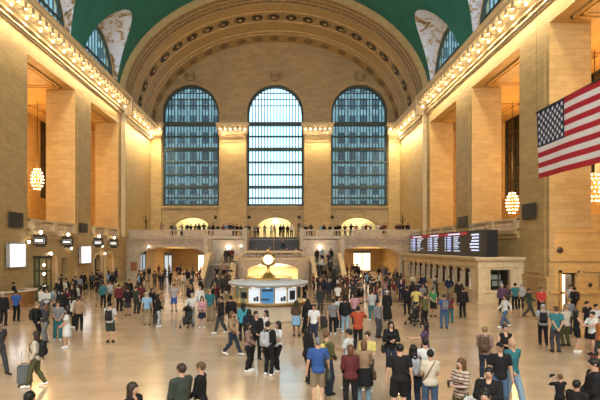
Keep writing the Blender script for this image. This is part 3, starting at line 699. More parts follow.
mb = MB(); mb.lathe([(.70,2.2),(.70,2.28),(.45,2.32),(.40,2.48),(.27,2.52),(.25,2.6)], n=24); mb.lathe([(.12,2.6),(.16,2.64),(.08,2.72),(.07,2.92),(.1,2.99)], n=12); mb.build('clock_pedestal', M['brass'], root, True)
mb = MB()
for i in range(36):
    a = i*2*PI/36; mb.tube([(1.35*math.cos(a),1.35*math.sin(a),2.2),(1.35*math.cos(a),1.35*math.sin(a),2.36)], .015, 4)
mb.tube([(1.35*math.cos(i*PI/18),1.35*math.sin(i*PI/18),2.37) for i in range(37)], .025, 6); mb.build('roof_rail', M['brass'], root)
mb = MB(); mb.lathe([(.05,2.98),(.22,3.02),(.30,3.12),(.33,3.38),(.30,3.64),(.2,3.74),(.08,3.77),(.06,3.83),(.1,3.87),(.05,3.95),(.01,3.99)], n=24); mb.build('clock_case', M['brass'], root, True)
for k in range(4):
    a = -PI/2 + k*PI/2; d = Vector((math.cos(a), math.sin(a), 0)); t = Vector((-d.y, d.x, 0)); c = Vector((0,0,3.38))+d*.30
    mb = MB()
    R1 = [[tuple(c+d*o_+t*(r*math.cos(2*PI*j/24))+Vector((0,0,r*math.sin(2*PI*j/24)))) for j in range(24)] for r, o_ in ((.32,-.05),(.32,.06),(.285,.08))]
    mb.loft(R1, 0, False)
    f_ = mb.build('dial_rim', M['brass'], root)
    mb = MB(); mb.loft([[tuple(c+d*o_+t*(r*math.cos(2*PI*j/24))+Vector((0,0,r*math.sin(2*PI*j/24)))) for j in range(24)] for r, o_ in ((.29,.0),(.29,.05),(.18,.075),(.01,.08))]); dl = mb.build('dial', M['clockface'], root, True)
    mb = MB()
    for ang, L_, w_ in ((.9,.13,.012),(2.7,.19,.009)):
        e = t*math.cos(ang)+Vector((0,0,math.sin(ang))); mb.tube([tuple(c+d*.085), tuple(c+d*.085+e*L_)], w_, 5)
    for j in range(12):
        e = t*math.cos(j*PI/6)+Vector((0,0,math.sin(j*PI/6))); mb.tube([tuple(c+d*.07+e*.23), tuple(c+d*.06+e*.265)], .007, 4)
    h = mb.build('hands', M['black'], dl)
# monitors and small things inside the booth, leaflet racks on counter
for i, ang in enumerate((-2.05, -1.05, -.75, -2.45)):
    mb = MB(); x, y = bx+1.72*math.cos(ang), by+1.72*math.sin(ang)
    r = empty('computer_monitor', (x, y, 1.06), ang+PI/2); tag(r, 'dark computer monitor inside the round booth, %s' % ('left of the blue poster','right of the blue poster','near the right edge','near the left edge')[i], 'monitor')
    mb.box(-.25,.25,-.02,.02,.18,.52); mb.build('screen', M['black'], r); mb = MB(); mb.box(-.03,.03,-.02,.03,.02,.2); mb.box(-.1,.1,-.08,.08,0,.02); mb.build('stand', M['white_metal'], r)
# ------------------------------------------------------------------ ticket office block on the right
XT = 15.15
mb = MB(); cols = [58.3, 56.3, 54.35, 52.4, 50.5, 48.6, 46.7, 44.8, 42.9, 41.0, 39.1]
ops = [(b+.17, a-.17, 1.0, 2.15, .38) for a, b in zip(cols, cols[1:])]
strips(mb, lateral(XT, XT+.16), 38.2, 61.0, 0, 2.62, ops, 10)
strips(mb, frontal(37.7, 38.2), XT, HW, 0, 2.62, [(16.0, 17.45, .95, 2.45, 0)])
mb.box(XT, HW, 60.6, 61.0, 0, 2.62)
mb.box(XT-.12, HW, 37.58, 61.1, 2.62, 2.74); mb.box(XT, HW, 37.7, 61.0, 2.74, 3.08); mb.box(XT-.2, HW, 37.5, 61.2, 3.08, 3.2); mb.box(XT-.34, HW, 37.36, 61.3, 3.2, 3.36)
mb.box(XT-.1, XT, 37.6, 61.0, 0, .22); mb.box(XT, HW, 37.6, 37.7, 0, .22); mb.box(XT-.22, XT, 38.9, 58.5, .94, 1.06)
mb.box(XT, HW, 37.58, 37.7, .78, .9); mb.box(15.85, 16.0, 37.6, 37.7, .9, 2.6); mb.box(17.45, 17.6, 37.6, 37.7, .9, 2.6)
mb.box(XT-.03, XT+.3, 37.6, 37.75, .2, 2.62); mb.box(18.0, 18.3, 37.6, 37.75, .2, 2.62)
root = mb.build('trim_30', M['trim']); struct(root, 'carved stone ticket office block with a row of arched counter windows', 'ticket office')
pm = MB(); pm.lathe([(.16,1.06),(.16,1.14),(.12,1.18),(.125,1.6),(.11,2.05),(.15,2.1),(.17,2.2)], n=12)
p0 = None
for y in cols:
    if p0 is None: p0 = pm.build('column', M['marble'], root, True); o = p0
    else: o = p0.copy(); COL.objects.link(o)
    o.location = (XT-.06, y, 0)
mb = MB(); mb.box(XT+1.2, XT+1.3, 38.4, 60.5, 0, 2.6)  # dark brown stands in for the shade inside the ticket office
struct(mb.build('trim_31', M['unlit_interior']), 'back wall inside the ticket windows, coloured dark for the unlit interior', 'wall')
wn = empty('window_30', (16.72, 37.95, .95)); struct(wn, 'square ticket office window with a dark frame', 'window')
f = MB(); f.box(-.72,.72,-.06,.06,0,.1); f.box(-.72,.72,-.06,.06,1.4,1.5); f.box(-.72,-.62,-.06,.06,0,1.5); f.box(.62,.72,-.06,.06,0,1.5); f.box(-.04,.04,-.04,.04,0,1.5)
f.build('window_frame', M['bronze'], wn); g = MB(); g.box(-.65,.65,0,.02,.1,1.4); g.build('pane', M['glass'], wn)
g = MB(); g.box(-.5,.3,.35,.4,.75,1.1); g.box(-.6,.5,.5,.55,.25,.65); g.build('notice', mat('grey_notice', (.45,.35,.28), .6), wn)
# departures board
root = empty('departure_board', (15.85, 37.9, 3.38)); tag(root, 'long black departures board with red headers on top of the ticket office', 'board')
mb = MB(); mb.box(0,.8,0,22.7,.12,1.98); mb.box(-.06,.86,-.05,22.75,.0,.16); mb.box(-.06,.0,0,22.7,1.96,2.02)
mb.box(.2,.6,-.02,0,.3,1.8); mb.build('housing', M['panel'], root)
for s0, s1 in ((15.6,22.4),(10.1,15.4),(4.0,9.9)):
    h = MB(); h.box(-.03,0,s0,s1,1.70,1.93); h.build('header', M['led_r'], root)
    t = MB(); t.box(-.045,-.03,s0+.28*(s1-s0),s0+.80*(s1-s0),1.76,1.87); t.build('header_text', M['led_w'], root)
    c = MB(); L = s1-s0; c.box(-.02,0,s1-.34*L,s1-.16*L,.34,1.66); c.build('track_column', M['led_bl'], root)
    t = MB()
    for r in range(8):
        z = 1.58-r*.17
        for a, b in ((.05,.10),(.17,.33)): t.box(-.04,-.02,s1-b*L,s1-a*L,z-.035,z+.035)
        e = random.choice((.18,.26,.36,.22)); t.box(-.04,-.02,s1-(.46+e)*L,s1-.46*L,z-.035,z+.035)
    t.build('train_rows', M['led_w'], root)
t = MB()
for r in range(6): t.box(-.04,-.02,1.5,1.5+random.choice((1.5,1.8,1.3)),1.62-r*.24,1.74-r*.24)
t.build('notice_rows', M['led_w'], root)
mb = MB(); mb.tube([(0,.3,2.0),(0,.3,2.3),(.0,22,2.3),(0,22,2.0)], .03, 6); mb.tube([(-.3,.1,.55),(-.3,22.5,.55)], .02, 5); mb.build('rail', M['bronze'], root)
for k, y in enumerate((37.6,)):
    pass
# ------------------------------------------------------------------ things on the piers
def panel(sg, y0, y1, z0, z1, label):
    root = empty('loudspeaker_panel', (sg*(HW-.22), (y0+y1)/2, z0)); tag(root, label, 'loudspeaker')
    h = (y1-y0)/2; a = MB(); a.box(-.06,.06,-h,h,0,z1-z0)
    a.build('housing', M['bronze'], root); b = MB(); x0 = -sg*.06; b.box(x0,x0-sg*.03,-h+.05,h-.05,.05,z1-z0-.05)
    b.build('grille', M['panel'], root)
panel(-1, 36.6, 38.5, 5.5, 6.6, 'square black loudspeaker panel on the nearest left pier above the lit screen')
panel(-1, 49.5, 51.3, 5.5, 6.4, 'square black loudspeaker panel on the second left pier')
panel(1, 35.6, 37.5, 6.05, 7.15, 'square black loudspeaker panel on the right pier nearest the flag')
panel(1, 48.9, 51.1, 6.0, 7.0, 'square black loudspeaker panel on the right pier behind the departures board')
def adscreen(y0, y1, z0, z1, label):
    root = empty('display_screen', (-HW+.32, (y0+y1)/2, z0)); tag(root, label, 'screen')
    h = (y1-y0)/2; H = z1-z0; a = MB(); a.box(-.1,.04,-h,h,0,H); a.box(.04,.12,-h,-h+.09,0,H); a.box(.04,.12,h-.09,h,0,H); a.box(.04,.12,-h,h,0,.07); a.box(.04,.12,-h,h,H-.07,H)
    a.build('casing', M['white_metal'], root); b = MB(); b.box(.04,.07,-h+.09,h-.09,.07,H-.07); b.build('screen', M['screen'], root)
adscreen(36.2, 38.6, 2.62, 4.38, 'large bright white display screen on the nearest left pier')
adscreen(49.25, 51.9, 2.5, 4.2, 'bright white display screen on the second left pier')
def gate_sign(x, y, z, label, w_=.98, hh=.36):
    root = empty('gate_sign', (x, y, z)); tag(root, label, 'sign', None)
    a = MB(); a.rbox((0,0,0), w_/2, .16, hh, 0, 0, .05); a.rbox((0,0,-hh-.06), w_/3, .12, .08, 0, 0, .03); a.rbox((0,0,hh+.05), w_/2.3, .14, .07, 0, 0, .03)
    a.box(-w_/2-.6, -w_/2, -.04, .04, -.05, .05) ; a.build('case', M['bronze'], root)
    c = MB(); c.box(-w_/2+.07, w_/2-.07, -.175, -.16, -.22, .22); c.build('border', M['white_metal'], root)
    c = MB(); c.box(-w_/2+.12, w_/2-.12, -.185, -.175, -.17, .17); c.build('panel', M['panel'], root)
    b = MB(); n = 6; x0 = -w_/2+.18; st = (w_-.36)/n
    for i in range(n): b.box(x0+i*st, x0+(i+.72)*st, -.195, -.185, -.07, .07)
    b.build('lettering', M['sign_w'], root)
    g = MB(); g.ball((.05,0,hh+.28), .13, 10, 6); g.build('globe', M['lamp'], root, True)
    return root
gate_sign(-17.85, 40.4, 4.6, 'black gate sign with white lettering beside the nearest left pier')
gate_sign(-17.85, 45.6, 4.55, 'black gate sign with white lettering just left of the second screen', .95)
gate_sign(-17.85, 53.3, 4.55, 'black gate sign with white lettering just right of the second screen', .95)
gate_sign(-17.85, 58.2, 4.5, 'black gate sign farthest along the left wall', .95)
# small lamps along the left wall
for i, (y, z) in enumerate(((42.2,4.75),(43.2,3.55),(47.4,4.0),(55.6,4.2),(56.4,3.4),(39.4,4.5))):
    root = empty('wall_lamp', (-HW+.15, y, z)); tag(root, 'small round lamp on the left wall, %s' % ('above the near archway','inside the curve of the near archway','beside the second pier','right of the third sign','low between the far signs','by the nearest pier')[i], 'lamp')
    b = MB(); b.ball((.1,0,0), .11, 10, 6); b.build('globe', M['lamp'], root, True)
    b = MB(); b.box(-.15,.05,-.05,.05,-.05,.05); b.build('bracket', M['bronze'], root)
# arch recesses behind left openings
mb = MB()
mb.box(-23.5,-23.2,38,62,0,5); 
for y in (40.9,44.9,47.3,53.2,56.2,60.0): mb.box(-23.3,-21.2,y,y+.3,0,ZG-.3)
struct(mb.build('trim_32', M['stone_lit']), 'inner walls behind the left archways', 'wall')
for c, hw, sp, r, l in ((43.25,1.35,2.6,.85,0),(54.65,1.05,2.5,.8,0),(58.4,1.2,2.5,.9,0)):
    mb = MB(); archband(mb, lambda u, z, d: (-HW+.14*d, u, z), c, hw, hw+.28, sp, r, r+.28)
    mb.box(-HW, -HW+.14, c-hw-.28, c-hw, 0, sp); mb.box(-HW, -HW+.14, c+hw, c+hw+.28, 0, sp)
    struct(mb.build('trim_%d' % (33+int(c) % 10), M['trim']), 'raised stone moulding around the left wall archway %s' % ('beside the glass kiosk' if c < 45 else 'right of the second screen' if c < 56 else 'under the farthest gate sign'), 'moulding')
root = empty('glass_kiosk', (-17.75, 40.6, 0)); tag(root, 'tall glass and bronze kiosk beside the nearest left archway', 'kiosk')
f = MB()
for x in (-.5,.42):
    for y in (-.45,.37): f.box(x,x+.08,y,y+.08,0,3.3)
for z in (0,1.0,2.2,3.2): 
    f.box(-.5,.5,-.45,-.38,z,z+.08); f.box(-.5,.5,.38,.45,z,z+.08); f.box(-.5,-.43,-.45,.45,z,z+.08); f.box(.43,.5,-.45,.45,z,z+.08)
f.box(-.55,.55,-.5,.5,3.28,3.42); f.build('frame', M['bronze'], root)
g = MB(); g.box(-.44,.44,-.42,-.41,.1,3.2); g.box(-.46,-.45,-.4,.4,.1,3.2); g.box(.45,.46,-.4,.4,.1,3.2); g.build('pane', M['glass'], root)
g = MB()
for z in (1.1,2.0,2.7): g.ball((.1,0,z), .1, 8, 5)
g.build('lamps', M['lamp'], root)
for k, (y0, y1, zt) in enumerate(((45.9,47.1,3.1),(53.6,55.7,3.1))):  # black panels put in so that the two doorways look dark
    d = empty('door_%d' % (k+2), (-HW-.5, (y0+y1)/2, 0)); struct(d, ('tall black panel darkening the doorway just left of the second screen','black panel darkening the doorway below the far gate signs')[k], 'door')
    h_ = (y1-y0)/2; a = MB(); a.box(-.05,.05,-h_,0-.02,0,zt); a.box(-.05,.05,.02,h_,0,zt); a.build('door_leaf', M['panel'], d)
    a = MB(); a.box(.05,.09,-.12,-.08,.9,1.3); a.box(.05,.09,.08,.12,.9,1.3); a.build('door_handle', M['brass'], d)
# curved wooden desk and the things on it
root = empty('service_desk', (-17.4, 36.2, 0)); tag(root, 'curved varnished wooden service desk at the foot of the left pier', 'desk')
def darc(r, z, n=20): return [(-.85+r*math.cos(-1.35+2.7*i/n)*1.25, r*math.sin(-1.35+2.7*i/n)*1.35, z) for i in range(n+1)]
def dloft(rs):   # rs: (outer r, inner r, z)
    mb = MB(); O = [darc(a_, z) for a_, b_, z in rs]; I = [darc(b_, z) for a_, b_, z in rs]; rings = []
    for k in range(21): rings.append([o_[k] for o_ in O]+[i_[k] for i_ in reversed(I)])
    mb.loft(rings); return mb
dloft([(1.45,1.15,0),(1.45,1.15,.12),(1.40,1.15,.14),(1.40,1.15,1.02)]).build('body', M['wood'], root)
dloft([(1.50,1.05,1.02),(1.53,1.03,1.05),(1.53,1.03,1.09),(1.50,1.05,1.12)]).build('top', M['marble'], root)
for i in range(0, 21, 4):
    a = -1.35+2.7*i/20; b = MB(); b.rbox((-.85+1.42*math.cos(a)*1.25, 1.42*math.sin(a)*1.35, .56), .03, .03, .44, a); b.build('rib', M['wood'], root)
root = empty('waste_box', (-16.65, 32.4, 0)); tag(root, 'small wooden waste box in front of the left desk', 'box')
b = MB(); b.rbox((0,0,.25), .12, .12, .25, 0, 0, .02); b.build('box_body', M['wood'], root); b = MB(); b.rbox((0,0,.52), .13, .13, .02, 0,0,.01); b.build('lid', M['brass'], root)
# framed notices
def notice(c, n, w_, h_, label, m='wood', inner=(.45,.28,.14)):
    root = empty('framed_notice', c); tag(root, label, 'notice'); root.rotation_euler = (0,0,n)
    a = MB(); a.box(-w_/2,w_/2,-.06,0,0,h_); a.build('frame', M[m], root); b = MB(); b.box(-w_/2+.08,w_/2-.08,-.08,-.06,.08,h_-.08); b.build('sheet', mat('notice_sheet', inner, .6), root)
notice((18.35-.0, 36.1, .85), -PI/2, 1.5, 1.5, 'brown framed notice on the right pier beside the ticket office', inner=(.35,.2,.10))
notice((22.6, 34.15, 1.4), 0, 1.6, 1.0, 'brown framed notice at the right edge of the door wall', inner=(.35,.2,.1))
notice((-17.55, YF-.02, 1.1), 0, .8, 1.15, 'red-brown framed notice at the left end of the balcony wall', inner=(.28,.09,.04))
# wall emblem on the door wall
mb = MB(); mb.lathe([(.02,0),(.2,0),(.22,.05),(.1,.1),(.02,.1)], n=12)
o = mb.build('wall_medallion', M['bronze'], None, False, (19.2, 34.25, 3.9)); o.rotation_euler = (PI/2,0,0); tag(o, 'small dark round medallion on the wall left above the right doorway', 'medallion')
mb = MB(); mb.lathe([(.02,0),(.13,0),(.14,.05),(.02,.08)], n=12)
o = mb.build('wall_button', M['bronze'], None, False, (21.2, 34.25, 1.6)); o.rotation_euler = (PI/2,0,0); tag(o, 'small dark round plate on the wall right of the doorway', 'plate')
# doorway frame
d = empty('door_1', (19.8, 34.6, 0)); d.scale = (.62,1,1.06); struct(d, 'bronze door frame of the right doorway with an open leaf', 'door')
a = MB(); a.box(-.8,-.7,-.1,.1,0,2.25); a.box(.7,.8,-.1,.1,0,2.25); a.box(-.8,.8,-.1,.1,2.15,2.25); a.build('door_frame', M['bronze'], d)
a = MB(); a.box(.62,.70,0,.8,0,2.15); a.build('door_leaf', M['bronze'], d)
# ------------------------------------------------------------------ chandeliers
bp = [None]
def chandelier(x, y, z, ztop, label, s=1.0):
    root = empty('chandelier', (x, y, z)); tag(root, label, 'chandelier', 'gallery chandeliers')
    f = MB(); f.tube([(0,0,1.3*s),(0,0,ztop-z)], .03, 6); f.build('hanging_rod', M['bronze'], root); f = MB(); f.lathe([(.03,1.35*s),(.14*s,1.25*s),(.06*s,1.1*s),(.08*s,.5*s),(.14*s,.0),(.08*s,-.5*s),(.06*s,-1.1*s),(.02,-1.3*s)], n=12)
    rings = [(.34,1.15,7),(.52,.80,10),(.62,.42,12),(.66,.04,13),(.64,-.34,12),(.54,-.72,10),(.34,-1.08,7)]
    for r, h, n in rings: f.tube([(r*s*math.cos(2*PI*i/20), r*s*math.sin(2*PI*i/20), h*s-.1) for i in range(21)], .03, 5)
    f.build('frame', M['brass'], root, True)
    for r, h, n in rings:
        for i in range(n):
            a = 2*PI*i/n
            if bp[0] is None:
                b = MB(); b.ball((0,0,0), .05, 8, 5); bp[0] = b.build('bulb', M['chand'], root, True); o = bp[0]
            else: o = bp[0].copy(); COL.objects.link(o); o.parent = root
            o.location = (r*s*math.cos(a), r*s*math.sin(a), h*s)
chandelier(-23.75, 52.5, 10.9, 18.85, 'globe chandelier of bare bulbs hanging in the left gallery', .88)
chandelier(24.2, 52.5, 8.5, 18.85, 'globe chandelier of bare bulbs hanging in the right gallery beyond the flag pier', .88)
chandelier(24.3, 38.9, 8.5, 18.85, 'globe chandelier of bare bulbs at the right edge below the flag', .88)
# ------------------------------------------------------------------ flag
FX, FY0, FY1, FZ0, FZ1 = 15.85, 30.5, 23.0, 8.08, 11.98
root = empty('flag', (FX, FY0, FZ1)); tag(root, 'large American flag with stars and stripes hanging over the right side of the hall', 'flag')
FL = FY0-FY1; FH = FZ1-FZ0
def fp(u, v, off=0):  # u 0..1 from hoist, v 0..1 from top
    return (off+.10*math.sin(u*9+v*1.5)*(.3+u)*.6, -u*FL+.28*v*(1-u)*-.8, -v*FH)
C_R = noisy('flag_red', (.36,.006,.02), (.42,.010,.025), 12, .8, 0, .05); C_W = noisy('flag_white', (.66,.64,.66), (.72,.70,.72), 12, .8, 0, .05); C_B = noisy('flag_blue', (.008,.018,.065), (.012,.025,.08), 12, .8, 0, .05)
def patch(u0, u1, v0, v1, m, name, off=0, nu=24):
    mb = MB(); R = []
    for i in range(nu+1):
        u = u0+(u1-u0)*i/nu; R.append([fp(u,v0,off-.008), fp(u,v1,off-.008), fp(u,v1,off+.008), fp(u,v0,off+.008)])
    mb.loft(R); return mb.build(name, m, root)
for k in range(13):
    u0 = .40 if k < 7 else 0
    patch(u0, 1, k/13, (k+1)/13, C_R if k % 2 == 0 else C_W, 'red_stripe' if k % 2 == 0 else 'white_stripe')
patch(0, .40, 0, 7/13, C_B, 'canton')
st = MB(); P = []
for k in range(10):
    r = .105 if k % 2 == 0 else .042; a = PI/2+k*PI/5; P.append((r*math.cos(a), r*math.sin(a)))
st.add([(-.02, y, z) for y, z in P]+[(.02, y, z) for y, z in P], [tuple(range(10)), tuple(range(19,9,-1))]+[(i,(i+1)%10,10+(i+1)%10,10+i) for i in range(10)])
sp_ = None
for r in range(9):
    for c in range(6 if r % 2 == 0 else 5):
        u = .40*(2*c+1+(r % 2))/12; v = (7/13)*(r+1)/10
        if sp_ is None: sp_ = st.build('star', C_W, root); o = sp_
        else: o = sp_.copy(); COL.objects.link(o)
        o.location = fp(u, v, 0)
        o.scale = (1.2, 1.25, 1.25)
mb = MB(); mb.tube([(0,.1,.02),(0,-FL-.1,.02)], .04, 8)
mb.tube([(0,.05,.02),(0,.05,20.6)], .008, 4); mb.tube([(0,-FL,.02),(0,-FL,20.6)], .008, 4); mb.build('hanging_rod', M['bronze'], root)
# ------------------------------------------------------------------ west end behind the camera
mb = MB(); ops = [(c-WH, c+WH, ZB, ZW, WH) for c in WC]
strips(mb, frontal(Y0-1, Y0), -19.2, 19.2, 0, 36.5, ops, 16)
struct(mb.build('wall_west', M['stone_end']), 'west wall behind the viewpoint with three tall arched windows', 'wall')
# ------------------------------------------------------------------ buildings outside the windows
fac = noisy('street_facade', (.16,.19,.19), (.27,.30,.30), .8, .7); fw = mat('street_window', (.03,.04,.05), .2)
for nm, x0, x1, yy, H in (('left', -62, -7.6, 104, 62), ('right', 6.6, 62, 104, 62)):
    root = empty('office_building', ((x0+x1)/2, yy, -1)); tag(root, 'grey office building seen through the %s end window' % nm, 'building')
    b = MB(); b.box(x0-(x0+x1)/2, x1-(x0+x1)/2, 0, 12, 0, H); b.build('facade', fac, root)
    w_ = MB(); xx = x0+1
    while xx < x1-1.5:
        if abs(xx) < 36:
            for k in range(17):
                w_.box(xx-(x0+x1)/2, xx+1.3-(x0+x1)/2, -.05, .02, 2+k*3.4, 4.2+k*3.4)
        xx += 2.3
    w_.build('window_rows', fw, root)
mb = MB(); mb.box(-80,80,101,140,-1.2,-.4)
struct(mb.build('trim_40', fac), 'street outside the end windows', 'street')
# ------------------------------------------------------------------ lights
def area(name, loc, size, energy, col, rot, sy=None, portal=False, spread=None):
    l = bpy.data.lights.new(name, 'AREA'); l.energy = energy; l.color = col; l.size = size
    if sy: l.shape = 'RECTANGLE'; l.size_y = sy
    if portal: l.cycles.is_portal = True
    if spread: l.spread = spread
    o = bpy.data.objects.new(name, l); COL.objects.link(o); o.location = loc; o.rotation_euler = rot; return o
def point(name, loc, energy, col, r=.3):
    l = bpy.data.lights.new(name, 'POINT'); l.energy = energy; l.color = col; l.shadow_soft_size = r
    o = bpy.data.objects.new(name, l); COL.objects.link(o); o.location = loc; return o
def spot(loc, energy, rot, size=2.7):
    l = bpy.data.lights.new('downlight', 'SPOT'); l.energy = energy; l.color = WARM; l.shadow_soft_size = .2; l.spot_size = size; l.spot_blend = .7
    o = bpy.data.objects.new('downlight', l); COL.objects.link(o); o.location = loc; o.rotation_euler = rot
WARM = (1,.80,.47); WARM2 = (1,.57,.21)
for c in WC:
    area('window_portal', (c, YB+.1, 19), 8.5, 1, (1,1,1), (-PI/2,0,0), 19, True)
    area('window_portal', (c, Y0+.1, 19), 8.5, 1, (1,1,1), (PI/2,0,0), 19, True)
    area('west_daylight', (c, Y0+.4, 19), 8.0, LP['west'], (1,.93,.86), (PI/2-.25,0,0), 17)
for sg in (-1, 1):
    # strips of bulbs under the cornice
    for k in range(22):
        y = 14.2+k*2.2; point('cornice_light', (sg*(HW-.95), y, 20.75), LP['corn'], WARM, .12); spot((sg*(HW-.85), y, 20.7), LP['wash'], (0, sg*-.12, 0))
    for k in range(6): spot((sg*(HW-1.5), 65+k*2.2, 20.3), LP['wash']*2.3, (0, sg*-.25, 0)); point('cornice_light', (sg*(HW-.65), 64.5+k*2.2, 20.75), LP['corn'], WARM, .12)
    o = area('vault_fill_light', (sg*(HW-.7), 37, 22.35), .3, LP['up'], WARM, (PI, 0, 0), 50)  # unseen strip added above the cornice to brighten the vault
    o.rotation_euler = (PI, sg*-.5, 0)
    for c, k in ((57,1),(43.3,1),(29.4,1)): 
        if sg < 0 and c < 30 : pass
        point('chandelier_light', (sg*23.9, c-4.5 if c == 57 else c-4.4, 12.5), LP['gal'], WARM2, 2.0)
    area('passage_light', (sg*12.3, 72, 4.18), 6, LP['pass'], (1,.84,.62), (0,0,0), 7)
    area('passage_light', (sg*12.3, 84, 4.18), 6, LP['pass'], (1,.84,.62), (0,0,0), 7)
for c in WC: area('niche_light', (c, YB+2.6, 9.4), 4.5, LP['niche'], (1,.90,.60), (0,0,0), 1.2)
area('recess_light', (0, 54.6, 2.1), 3.5, 330, (1,.80,.5), (.6,0,0), 1.0)
area('booth_light', (bx, by, 1.86), 2.2, 60, (1,.85,.6), (0,0,0), 2.2)
for a, b in caps:
    for i in range(3):
        x = a+(b-a)*(i+.5)/3; spot((x, YB-1.7, 20.9), LP['wash']*2.0, (-.25,0,0)); point('cornice_light', (x, YB-1.15, 21.0), LP['cap'], WARM, .04)
for sg, y in ((-1,43.2),(-1,58.4)): point('archway_light', (sg*19.8, y, 3.0), 45, (1,.65,.35), .3)
point('doorway_light', (19.8, 36.0, 2.6), 120, (1,.93,.85), .2)
scene.view_settings.exposure = LP['exp']
# ================================================================== people
# implicit-surface bodies: smooth union of tapered limbs, meshed as one continuous surface
class Field:
    def __init__(s, lo, hi, h):
        s.lo = np.array(lo, np.float32); s.h = h
        s.n = np.ceil((np.array(hi)-s.lo)/h).astype(int)+1
        s.g = np.full(tuple(s.n), 1.0, np.float32)
        s.ax = [s.lo[i]+h*np.arange(s.n[i], dtype=np.float32) for i in range(3)]
    def region(s, lo, hi):
        a = np.maximum(np.floor((np.array(lo)-s.lo)/s.h).astype(int), 0); b = np.minimum(np.ceil((np.array(hi)-s.lo)/s.h).astype(int)+1, s.n)
        return a, b
    def put(s, lo, hi, fn, k, sub=False):
        m = 3*s.h+k+.01; a, b = s.region(np.array(lo)-m, np.array(hi)+m)
        if (b <= a).any(): return
        X = s.ax[0][a[0]:b[0],None,None]; Y = s.ax[1][None,a[1]:b[1],None]; Z = s.ax[2][None,None,a[2]:b[2]]
        d = fn(X, Y, Z).astype(np.float32); v = s.g[a[0]:b[0],a[1]:b[1],a[2]:b[2]]
        if sub: v[...] = np.maximum(v, -d); return
        if k > 0:
            t = np.maximum(k-np.abs(v-d), 0)/k; v[...] = np.minimum(v, d)-t*t*k*.25
        else: v[...] = np.minimum(v, d)
    def cone(s, a, b, r1, r2, k=.03, sub=False, fl=None):
        a = np.array(a, float); b = np.array(b, float); r = max(r1, r2); ab = b-a; L = max(float(ab@ab), 1e-9)
        def fn(X, Y, Z):
            px, py, pz = X-a[0], Y-a[1], Z-a[2]
            t = np.clip((px*ab[0]+py*ab[1]+pz*ab[2])/L, 0, 1)
            dx, dy, dz = px-t*ab[0], py-t*ab[1], pz-t*ab[2]
            if fl: dx, dy, dz = dx/fl[0], dy/fl[1], dz/fl[2]
            return np.sqrt(dx*dx+dy*dy+dz*dz)-(r1+(r2-r1)*t)
        q = r*(max(fl) if fl else 1)
        s.put(np.minimum(a, b)-q, np.maximum(a, b)+q, fn, k, sub)
    def ell(s, c, r, k=.03, sub=False):
        c = np.array(c, float); r = np.array(r, float)
        def fn(X, Y, Z):
            x, y, z = (X-c[0])/r[0], (Y-c[1])/r[1], (Z-c[2])/r[2]; k0 = np.sqrt(x*x+y*y+z*z)+1e-6
            k1 = np.sqrt((x/r[0])**2+(y/r[1])**2+(z/r[2])**2)+1e-6
            return k0*(k0-1)/k1
        s.put(c-r, c+r, fn, k, sub)
    def cutz(s, z0=None, z1=None):
        Z = s.ax[2][None,None,:]
        if z0 is not None: np.maximum(s.g, z0-Z, out=s.g)
        if z1 is not None: np.maximum(s.g, Z-z1, out=s.g)
    def mesh(s):
        g = s.g; g[0] = g[-1] = 1; g[:,0] = g[:,-1] = 1; g[:,:,0] = g[:,:,-1] = 1
        ins = g < 0; c = np.zeros(tuple(np.array(g.shape)-1), np.uint8)
        for i in (0,1):
            for j in (0,1):
                for k in (0,1): c += ins[i:g.shape[0]-1+i, j:g.shape[1]-1+j, k:g.shape[2]-1+k]
        act = (c > 0) & (c < 8); I = np.argwhere(act); idx = np.full(c.shape, -1, np.int64); idx[act] = np.arange(len(I))
        P = np.zeros((len(I),3)); W = np.zeros(len(I))
        off = [(i,j,k) for i in (0,1) for j in (0,1) for k in (0,1)]
        for a in off:
            for d in range(3):
                if a[d]: continue
                b = list(a); b[d] = 1
                ga = g[I[:,0]+a[0], I[:,1]+a[1], I[:,2]+a[2]]; gb = g[I[:,0]+b[0], I[:,1]+b[1], I[:,2]+b[2]]
                m = (ga < 0) != (gb < 0); t = np.where(m, ga/np.where(m, ga-gb, 1), 0)
                q = np.tile(np.array(a, float), (len(I),1)); q[:,d] += t
                P[m] += q[m]; W[m] += 1
        P = (I+P/np.maximum(W,1)[:,None])*s.h+s.lo
        F = []
        for d in range(3):
            u, v = [(1,2),(2,0),(0,1)][d]
            sl0 = [slice(None)]*3; sl1 = [slice(None)]*3; sl0[d] = slice(0,-1); sl1[d] = slice(1,None)
            A = ins[tuple(sl0)]; Bq = ins[tuple(sl1)]; E = np.argwhere(A != Bq)
            E = E[(E[:,u] > 0) & (E[:,v] > 0)]
            if not len(E): continue
            fl = A[E[:,0],E[:,1],E[:,2]]
            def at(du, dv):
                q = E.copy(); q[:,u] += du; q[:,v] += dv; return idx[q[:,0],q[:,1],q[:,2]]
            Q = np.stack([at(-1,-1), at(0,-1), at(0,0), at(-1,0)], 1)
            Q = np.where(fl[:,None], Q, Q[:,::-1]); F.append(Q)
        F = np.concatenate(F); F = F[(F >= 0).all(1)]
        return P, F
def ik(a, b, l1, l2, pole):
    a = np.array(a, float); b = np.array(b, float); d = b-a; D = np.linalg.norm(d)
    if D > (l1+l2)*.999: d = d/D*(l1+l2)*.999; b = a+d; D = np.linalg.norm(d)
    u = d/D; x = (l1*l1-l2*l2+D*D)/(2*D); h = math.sqrt(max(l1*l1-x*x, 0))
    p = np.array(pole, float); p = p-(p@u)*u; p = p/(np.linalg.norm(p)+1e-9)
    return a+u*x+p*h, b
